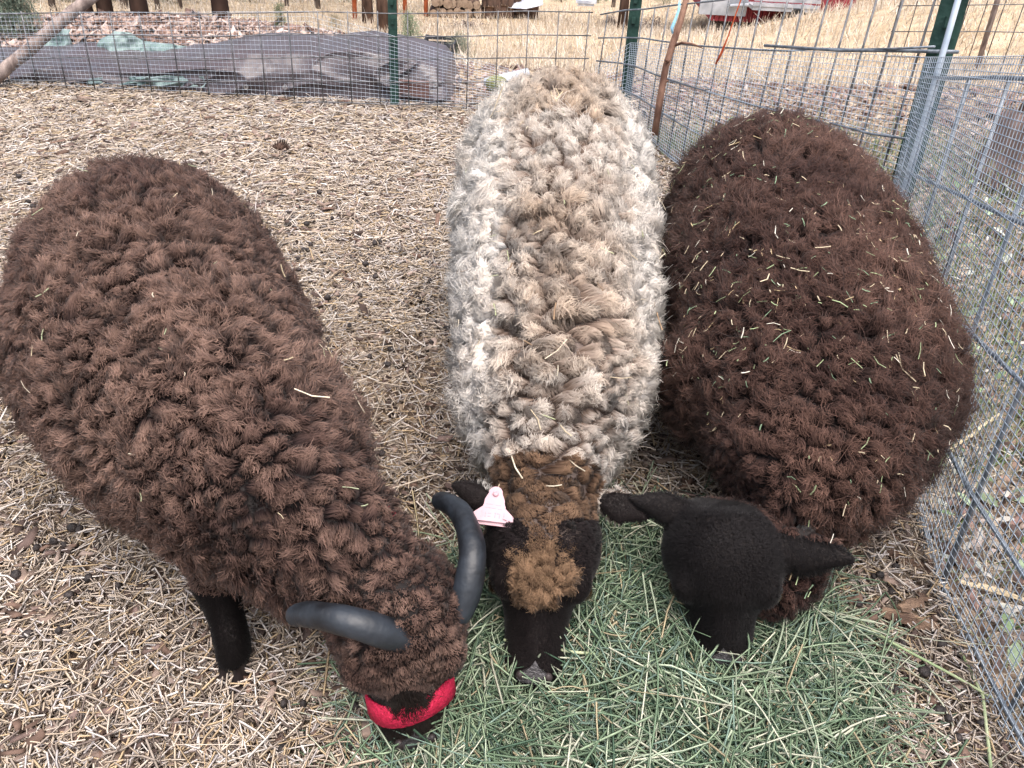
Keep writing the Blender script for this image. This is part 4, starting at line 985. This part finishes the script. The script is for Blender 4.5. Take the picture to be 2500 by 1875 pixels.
def add_ear(bd, base, tip, facing, w=.034, th=.012, fur=.0028):
    base, tip = np.array(base, float), np.array(tip, float); d = tip - base; f = np.array(facing, float)
    c = [(*(base - d * .12), w * .5, th * 1.2, fur), (*(base + d * .12), w * .7, th * 1.1, fur), (*(base + d * .4), w, th, fur), (*(base + d * .68 - f * .004), w * .72, th * .9, fur), (*(base + d * .92 - f * .008), w * .38, th * .85, fur), (*(base + d * 1.1 - f * .012), w * .10, th * .7, fur * .6)]
    bd.loft(c, up=facing, region=4, n=14)

def bits(root, R, n, pal, w, ln, wd, sel):
    """hay and straw caught in the fleece"""
    idx = np.flatnonzero(sel(R.lw, R.n) & (R.w > .018)); idx = rng.choice(idx, min(n, len(idx)), replace=False); n = len(idx)
    P = R.tip[idx] + R.n[idx] * .009
    L = rng.lognormal(math.log(ln), .55, n); W = wd * rng.uniform(.5, 1.5, n)
    az = rng.random(n) * 6.283
    # lie along the surface: elevation from the local normal
    nn = R.n[idx]; el = -np.arctan2(np.cos(az) * nn[:, 0] + np.sin(az) * nn[:, 1], np.maximum(nn[:, 2], .15)) + rng.normal(0, .3, n)
    V, F, C = stems(P, az, el, L, W, rng.normal(0, .06, (n, 2)), pick(pal, n, w, .12), 3, 2)
    o = mesh_np('hay_bits', V, F, M_HAY, root, cols=C); o['kind'] = 'stuff'; return o

# ---- colours
def cheek(P, n, reg, hf, side=0):
    P0, d, u, s, L = hf; t = ((P - P0) @ d) / L
    return (reg == 2) & (t > .12) & (t < .60 + .1 * (vnoise(P[:, 0], P[:, 1], 50, 4) - .5)) & (n @ u < .12 + .25 * (vnoise(P[:, 0] + P[:, 2], P[:, 1], 40, 3) - .5)) & ((side == 0) | (n @ s * side > 0))
def col(*a): return np.array(a, float)[None]
def brown_cols(tipA, tipB, rootc, facec, legc, hf=None):
    def fn(P, n, reg, w, cr, sr, long):
        N = len(P); m = (cr[:, None] * .7 + sr[:, None] * .3)
        big = vnoise(P[:, 0] * 1.0 + P[:, 2], P[:, 1], 5, 31)[:, None]
        m = np.clip(m * .75 + (big - .5) * .9 + .12, 0, 1)
        tip = col(*tipA) * (1 - m) + col(*tipB) * m; rt = np.repeat(col(*rootc), N, 0)
        f = ((reg == 2) | (reg == 4))[:, None] & (w < .0125)[:, None]
        if hf is not None: f = f & ~cheek(P, n, reg, hf, -1)[:, None]
        g = (reg == 3)[:, None] & (w < .0125)[:, None]
        v = (.75 + .5 * sr)[:, None]
        tip = np.where(f, col(*facec) * v, tip); rt = np.where(f, col(*facec) * .7, rt); tip = np.where(g, col(*legc) * v, tip); rt = np.where(g, col(*legc) * .7, rt)
        return tip, rt
    return fn

# ================= horned dark-brown sheep (nearest, left)
rt1 = empty('sheep', (-.70, 1.30, 0)); b1 = Body()
b1.loft([(-0.985, 1.82, 0.37, 0.097, 0.117, 0.038), (-0.95, 1.76, 0.39, 0.187, 0.187, 0.04), (-0.875, 1.62, 0.4, 0.257, 0.224, 0.04), (-0.785, 1.42, 0.38, 0.285, 0.225, 0.04), (-0.665, 1.25, 0.36, 0.269, 0.212, 0.04), (-0.535, 1.1, 0.35, 0.212, 0.192, 0.04), (-0.425, 0.99, 0.33, 0.172, 0.167, 0.038), (-0.33, 0.92, 0.305, 0.125, 0.132, 0.042), (-0.25, 0.87, 0.275, 0.095, 0.1, 0.034), (-0.19, 0.84, 0.25, 0.08, 0.082, 0.026)], region=0, n=26)
h1 = add_head(b1, rt1, (-.180, .84, .275), (-.135, .725, .02), (.12, -.75, .45), k=1.42, cap=.024, face=.012)
add_leg(b1, rt1, (-.55, 1.00, .28), (-.515, .90, .17), (-.485, .845, .0), wool=.028, r0=.060)
add_leg(b1, rt1, (-.42, 1.10, .28), (-.38, 1.06, .17), (-.37, 1.02, .0), wool=.028, r0=.06)
add_leg(b1, rt1, (-1.00, 1.60, .30), (-1.02, 1.64, .2), (-.99, 1.57, .0), True, wool=.035, r0=.07)
add_leg(b1, rt1, (-.80, 1.70, .30), (-.80, 1.76, .2), (-.78, 1.70, .0), True, wool=.035, r0=.07)
P, d, u, s, L = h1
add_ear(b1, P + d * .05 + s * .07, P + d * .02 + s * .15 - u * .02, u, .026, .011)
add_ear(b1, P + d * .05 - s * .07, P + d * .02 - s * .15 - u * .02, u, .026, .011)
for c in ((-1.03, 1.66, .36), (-.80, 1.78, .36), (-.66, 1.06, .34), (-.42, 1.14, .34)): b1.loft([(c[0], c[1], c[2] + .12, .05, .05, .047), (c[0], c[1], c[2], .11, .11, .047), (c[0], c[1], c[2] - .12, .07, .07, .045)], up=(0, 1, 0), region=0, n=14)
sk1 = b1.skin('body', M_SK_DARK, rt1)
def lean1(P, n):
    ax = np.array([.56, -.83, 0]); l = np.repeat(ax[None] * .10, len(P), 0); l[:, 2] -= .35 * (1 - np.clip(n[:, 2], 0, 1)); return l
A1 = np.array([.57, -.82, 0]); B1 = np.array([.82, .57, 0])
def aniso1(p): return p - np.outer(p @ B1, B1) * .38
def fold1(P, n):
    s_, l_ = P @ A1, P @ B1 + P[:, 2] * .5; v = np.abs(vnoise(s_ * 20 + 1.2 * vnoise(s_, l_, 9, 51), l_ * 8, 1.0, 52) - .5) * 2
    return np.clip(1 - v / .16, 0, 1) ** .7 * .9
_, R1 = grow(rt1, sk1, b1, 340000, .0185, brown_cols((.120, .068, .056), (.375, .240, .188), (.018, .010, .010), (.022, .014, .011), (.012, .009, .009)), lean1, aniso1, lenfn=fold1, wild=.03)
bits(rt1, R1, 45, [(.6, .52, .4), (.5, .42, .28), (.35, .38, .24)], None, .022, .0026, lambda P, n: n[:, 2] > .2)
for pts in ([(1075, 1545, .20), (1130, 1470, .26), (1152, 1375, .31), (1148, 1310, .32), (1122, 1250, .315), (1085, 1225, .30), (1062, 1226, .285)],
            [(1055, 1580, .20), (965, 1552, .275), (880, 1525, .315), (810, 1508, .315), (755, 1500, .30), (728, 1502, .29), (712, 1508, .28)]):
    A = catmull([atz(*q) for q in pts], 16); nn = len(A); tt = np.linspace(0, 1, nn)
    rad = (.0125 * (1 - tt) ** .6 + .0138) * np.minimum(1, ((1.002 - tt) / .06)) ** .5 * (1 + .006 * np.sin(tt * 150 + 3 * np.sin(tt * 23)) + .015 * np.sin(tt * 31)); rad[-1] = .003
    MB().tube(A, rad, 14).build('horn', M_HORN, rt1, True)
M_RED = mat_noise('red_webbing', (.36, .007, .036), (.54, .017, .065), 120, .7, .4, 300)
def band(P, d, u, s, t, L, rs, ru, off, wid, name, root, mat):
    V = []; F = []; n = 28
    for j, (a, e) in enumerate(((-wid / 2, 0), (-wid / 2, .004), (wid / 2, .004), (wid / 2, 0))):
        for i in range(n):
            an = 2 * math.pi * i / n; V.append(P + d * (t * L + a + .006 * math.sin(2 * an)) + u * off + (rs + e) * math.cos(an) * s + (ru + e) * math.sin(an) * u)
    for j in range(4):
        for i in range(n): F.append((j * n + i, j * n + (i + 1) % n, ((j + 1) % 4) * n + (i + 1) % n, ((j + 1) % 4) * n + i))
    return MB().add(V, F).build(name, mat, root, True)
hb = band(P, d, u, s, .72, L, .0735, .0745, -.005, .040, 'halter', rt1, M_RED)
MB().tube([atz(925, 1225, .33), atz(942, 1242, .345), atz(955, 1258, .34), atz(965, 1275, .32)], [.006, .009, .009, .006], 6).build('collar_strap', M_RED, rt1, True)
tag(rt1, 'horned dark brown sheep with a red halter, nearest the left edge', 'sheep', 'sheep eating hay')

# ================= pale fleeced sheep in the middle
rt2 = empty('sheep', (.10, 1.6, 0)); b2 = Body()
b2.loft([(.095, 2.44, .45, .07, .09, .05), (.095, 2.38, .475, .16, .17, .055), (.095, 2.22, .50, .225, .22, .055), (.095, 1.95, .445, .235, .20, .055), (.095, 1.70, .385, .222, .185, .055), (.09, 1.45, .345, .195, .175, .055), (.085, 1.28, .32, .16, .158, .055), (.085, 1.17, .305, .120, .125, .045)], region=0, n=26)
b2.loft([(.085, 1.24, .31, .12, .125, .035), (.080, 1.12, .285, .100, .105, .022), (.075, 1.07, .265, .088, .090, .024), (.073, 1.045, .258, .083, .083, .020)], region=5, n=20)
h2 = add_head(b2, rt2, (.073, 1.03, .268), tuple(atz(1300, 1655, .045)), (0, -.8, .6), k=1.30, cap=.019, face=.005)
P, d, u, s, L = h2
add_leg(b2, rt2, (.20, 1.32, .25), (.19, 1.28, .16), (.19, 1.27, 0), wool=.03, r0=.055)
add_leg(b2, rt2, (.0, 1.32, .25), (.0, 1.28, .16), (.0, 1.30, 0), wool=.03, r0=.055)
add_leg(b2, rt2, (.23, 2.2, .3), (.22, 2.27, .2), (.22, 2.2, 0), True, wool=.035, r0=.075)
add_leg(b2, rt2, (-.02, 2.2, .3), (-.02, 2.27, .2), (-.02, 2.22, 0), True, wool=.035, r0=.075)
add_ear(b2, atz(1205, 1235, .27), atz(1105, 1180, .285), u, .030, .011)
add_ear(b2, atz(1470, 1222, .265), atz(1585, 1262, .25), u, .034, .011)
sk2 = b2.skin('body', M_SK_WHITE, rt2)
# face and legs of this one are dark: second slot by face position
sk2.data.materials.append(M_SK_DARK)
S2 = np.array(b2.S); S2[:, :3] -= np.array(rt2.location)
for poly in sk2.data.polygons:
    c = np.array(poly.center); j = (np.linalg.norm(S2[:, :3] - c, axis=1) / S2[:, 3]).argmin()
    if S2[j, 5] in (2, 3, 4) and S2[j, 4] < .0135: poly.material_index = 1
def pale_cols(P, n, reg, w, cr, sr, long):
    N = len(P); x = P[:, 0] - .105; y = P[:, 1]
    ctr = np.exp(-(x / .13) ** 2)
    big = vnoise(P[:, 0] + P[:, 2] * .8, P[:, 1], 9, 41)
    tan = np.clip(ctr * (.35 + .55 * (np.abs(y - 2.18) < .16) + .35 * ((y > 1.2) & (y < 1.72)) - .25 * (np.abs(y - 1.93) < .10)) + (big - .5) * .45 + (cr - .5) * .25, 0, 1)[:, None]
    white, tanc, brn = col(.88, .835, .775), col(.64, .49, .36), col(.24, .15, .095)
    tip = white * (1 - tan) + tanc * tan; tip = tip * (.85 + .3 * cr[:, None])
    rt = np.where(ctr[:, None] > .35, col(.19, .135, .105), col(.70, .67, .64)); rt = np.repeat(rt, 1, 0) * (.7 + .6 * big[:, None])
    nk = (reg == 5)[:, None] | ((reg == 2)[:, None] & (w > .0085)[:, None])
    tip = np.where(nk, brn * (.6 + .9 * (cr * .6 + sr * .4))[:, None], tip); rt = np.where(nk, col(.05, .028, .018), rt)
    f = (((reg == 2) | (reg == 4)) & (w <= .0085))[:, None] | ((reg == 3) & (w < .0125))[:, None]; fc = col(.020, .0145, .015) * (.6 + .8 * sr)[:, None]
    P0_, d_, u_, s_, L_ = h2; t_ = ((P - P0_) @ d_) / L_; la = np.abs((P - P0_) @ s_ + .02 * (vnoise(P[:, 0], P[:, 1], 45, 9) - .5)); nz = vnoise(P[:, 0] + P[:, 2], P[:, 1], 38, 12)
    top = (reg == 2) & ((t_ < .02 + .10 * nz) | ((la < .010 + .014 * nz) & (t_ < .34))); f = f & ~top[:, None]
    tip = np.where(top[:, None], brn * (.6 + .8 * (cr * .5 + sr * .5))[:, None], tip)
    f = f | ((reg == 2) & ~top & (w > .0085))[:, None]
    ck = cheek(P, n, reg, h2); f = f & ~ck[:, None]; tip = np.where(ck[:, None], brn * (.5 + .8 * sr)[:, None], tip); rt = np.where(ck[:, None], col(.05, .028, .018), rt)
    return np.where(f, fc, tip), np.where(f, fc * .6, rt)
def lean2(P, n):
    x = P[:, 0] - .105; l = np.zeros_like(P); l[:, 0] = np.sign(x) * .35 * np.clip(np.abs(x) / .06, 0, 1) * (np.abs(x) < .2)
    sh = np.clip((1.75 - P[:, 1]) / .3, 0, 1); l[:, 1] = -.35 * sh + .12; l[:, 2] -= .55 * (1 - np.clip(n[:, 2], 0, 1)); return l
def aniso2(p):
    q = p.copy(); sh = np.clip((1.85 - (p[:, 1] + 1.6)) / .35, 0, 1) ; q[:, 0] = p[:, 0] * (.72 - .30 * sh); return q
def fold2(P, n):
    x = P[:, 0] - .092; y = P[:, 1]; c = np.exp(-(x / .14) ** 4)
    part = np.exp(-((x - .004 - .006 * np.sin(y * 25)) / .0075) ** 2) * ((y > 1.20) & (y < 1.82)) * c
    sh = np.clip((1.80 - y) / .2, 0, 1)
    v = np.abs(vnoise(y * 17 + np.abs(x) * 3 + 1.1 * vnoise(x, y, 10, 55), x * 5.0 + (x > 0) * 9.7, 1.0, 56) - .5) * 2
    return np.maximum(part, np.clip(1 - v / .2, 0, 1) ** .7 * c * (.35 + .65 * sh))
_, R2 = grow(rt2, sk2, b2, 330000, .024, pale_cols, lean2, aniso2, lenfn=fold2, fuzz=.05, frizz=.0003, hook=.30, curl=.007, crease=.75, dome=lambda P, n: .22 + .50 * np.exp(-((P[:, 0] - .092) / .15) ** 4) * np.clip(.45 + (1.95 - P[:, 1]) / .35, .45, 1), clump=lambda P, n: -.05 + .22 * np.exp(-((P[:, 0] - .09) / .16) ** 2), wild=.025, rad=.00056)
bits(rt2, R2, 90, [(.55, .45, .3), (.3, .2, .12), (.42, .44, .26), (.62, .55, .42)], None, .024, .0030, lambda P, n: n[:, 2] > .3)
# forehead tuft: a rounded pompon of short curls
b2t = Body(); c = P + d * (.33 * L) + u * .078
b2t.loft([(*(c - d * .052), .03, .012, .018), (*(c - d * .02), .048, .022, .026), (*(c + d * .02), .048, .024, .026), (*(c + d * .052), .030, .014, .022)], up=u, region=0, n=18)
tuft_skin = b2t.skin('forelock', M_SK_DARK, rt2, .006)
def tuft_cols(P, n, reg, w, cr, sr, long):
    t = col(.30, .19, .115) * (.6 + .75 * (cr * .65 + sr * .35))[:, None]; return t, np.repeat(col(.07, .04, .025), len(P), 0)
grow(rt2, tuft_skin, b2t, 22000, .0125, tuft_cols, lambda P, n: (d * .2)[None] + vn3(P, 60, 5) * .5, curl=.010, clump=.1, dome=.45, frizz=.001, name='forelock_wool')
# pink ear tag
M_TAG = mat_noise('pink_plastic', (.40, .24, .27), (.48, .31, .34), 20, .5)
M_TAGD = mat_noise('faded_print', (.45, .24, .25), (.55, .32, .33), 40, .6)
tc0 = atz(1206, 1238, .315); ta, tb = nrm(atz(1206, 1265, .30) - tc0), None
tx = nrm(atz(1250, 1248, .315) - atz(1165, 1238, .315)); ty = nrm(np.array(atz(1206, 1195, .325)) - np.array(atz(1206, 1270, .30))); tz = np.cross(tx, ty); ty = np.cross(tz, tx)
def tagplate(pts, z0, z1, name, mat, par):
    k = len(pts); V = [tc0 + tx * a + ty * b_ + tz * z0 for a, b_ in pts] + [tc0 + tx * a + ty * b_ + tz * z1 for a, b_ in pts]
    return MB().add(V, [tuple(range(k))[::-1], tuple(range(k, 2 * k))] + [(i, (i + 1) % k, k + (i + 1) % k, k + i) for i in range(k)]).build(name, mat, par)
pl = []
for (cx_, cy_, r_, a0, a1) in ((0, .026, .0125, -5, 185), (-.052, .010, .034, 4, -18), (-.030, -.020, .008, 150, 270), (.030, -.020, .008, 270, 390), (.052, .010, .034, 198, 176)):
    for a in np.linspace(math.radians(a0), math.radians(a1), 8): pl.append((cx_ + r_ * math.cos(a), cy_ + r_ * math.sin(a)))
tg = tagplate(pl, 0, .0028, 'ear_tag', M_TAG, rt2)
tg['label'] = 'pink plastic ear tag with faded print'
tagplate([(a * .92 + .004, b_ * .9 - .008) for a, b_ in pl], -.006, -.003, 'tag_back', M_TAG, tg)
Vb, F4, F3 = ellipsoids(np.array([tc0 + ty * .024 + tz * .003]), np.array([[.006, .006, .004]]), 12, 5); mesh_np('button', Vb, [tuple(f) for f in F4] + [tuple(f) for f in F3], M_TAG, tg, True)
M_PRINT = mat_noise('tag_print', (.27, .215, .235), (.36, .29, .31), 300, .6)
for x_, y_, w_, h_ in ((-.008, .004, .014, .0016), (.008, .003, .010, .0016), (-.006, -.003, .020, .0014), (.012, -.004, .008, .0014), (-.020, -.016, .0022, .011), (-.013, -.016, .0022, .010), (-.006, -.013, .006, .002), (-.006, -.019, .006, .002), (.004, -.016, .0022, .010), (.010, -.013, .006, .002), (.012, -.018, .002, .006), (.020, -.016, .0022, .010)):
    tagplate([(x_ - w_ / 2, y_ - h_ / 2), (x_ + w_ / 2, y_ - h_ / 2), (x_ + w_ / 2, y_ + h_ / 2), (x_ - w_ / 2, y_ + h_ / 2)], .0024, .0031, 'print', M_PRINT, tg)
tag(rt2, 'pale cream fleeced sheep with a black face and pink ear tag, in the middle', 'sheep', 'sheep eating hay')

# ================= dark brown sheep by the fence (right)
rt3 = empty('sheep', (.70, 1.6, 0)); b3 = Body()
b3.loft([(0.725, 2.34, 0.4, 0.098, 0.118, 0.045), (0.72, 2.28, 0.42, 0.188, 0.188, 0.047), (0.715, 2.1, 0.44, 0.253, 0.223, 0.05), (0.695, 1.82, 0.415, 0.28, 0.226, 0.05), (0.675, 1.58, 0.385, 0.276, 0.22, 0.05), (0.655, 1.38, 0.35, 0.256, 0.208, 0.05), (0.61, 1.25, 0.32, 0.218, 0.183, 0.047), (0.56, 1.17, 0.295, 0.178, 0.158, 0.046), (0.51, 1.13, 0.278, 0.13, 0.122, 0.032), (0.475, 1.11, 0.265, 0.1, 0.1, 0.02)], region=0, n=26)
h3 = add_head(b3, rt3, tuple(atz(1768, 1275, .255)), tuple(atz(1757, 1600, .045)), (-.16, -.78, .52), k=1.40, cap=.010, face=.006)
P, d, u, s, L = h3
add_leg(b3, rt3, (.80, 1.36, .26), (.80, 1.32, .16), (.79, 1.30, 0), wool=.035, r0=.06)
add_leg(b3, rt3, (.58, 1.40, .26), (.57, 1.36, .16), (.57, 1.36, 0), wool=.035, r0=.06)
add_leg(b3, rt3, (.88, 2.1, .3), (.88, 2.16, .2), (.87, 2.1, 0), True, wool=.04, r0=.08)
add_leg(b3, rt3, (.60, 2.1, .3), (.60, 2.16, .2), (.60, 2.12, 0), True, wool=.04, r0=.08)
add_ear(b3, atz(1672, 1250, .26), atz(1545, 1222, .28), u, .034, .012)
add_ear(b3, atz(1880, 1325, .26), atz(2080, 1372, .275), u, .046, .013)
for c in ((.85, 1.40, .32), (.47, 1.42, .32), (.90, 2.1, .36), (.55, 2.1, .36)): b3.loft([(c[0], c[1], c[2] + .12, .06, .06, .058), (c[0], c[1], c[2], .11, .11, .058), (c[0], c[1], c[2] - .13, .07, .07, .05)], up=(0, 1, 0), region=0, n=14)
ck_ = [atz(1935, 1330, .20), atz(1925, 1390, .17), atz(1890, 1440, .14), atz(1850, 1480, .11)]
b3.loft([(*ck_[0], .05, .05, .026), (*ck_[1], .055, .055, .026), (*ck_[2], .045, .045, .022), (*ck_[3], .025, .025, .015)], region=0, n=14)
sk3 = b3.skin('body', M_SK_DARK, rt3)
def lean3(P, n):
    l = np.zeros_like(P); l[:, 1] = -.05; l[:, 2] -= .12 * (1 - np.clip(n[:, 2], 0, 1)); return l
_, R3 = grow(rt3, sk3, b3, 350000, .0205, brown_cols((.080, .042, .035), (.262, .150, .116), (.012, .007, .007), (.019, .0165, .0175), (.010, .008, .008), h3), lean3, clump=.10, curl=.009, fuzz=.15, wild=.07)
bits(rt3, R3, 850, [(.62, .52, .36), (.50, .38, .22), (.30, .36, .20), (.22, .32, .20), (.70, .66, .56)], [.28, .18, .24, .16, .14], .015, .0024, lambda P, n: (n[:, 2] > .15) & (vnoise(P[:, 0], P[:, 1], 9, 77) + .35 * rng.random(len(P)) > .58))
tag(rt3, 'dark brown woolly sheep flecked with hay, beside the wire fence', 'sheep', 'sheep eating hay')
# ------------------------------------------------------------------ turn the slope upright
bpy.context.view_layer.update()
for ob in list(SC.objects):
    if ob.parent is None and ob.type != 'LIGHT':
        ob.matrix_world = TILT @ ob.matrix_world
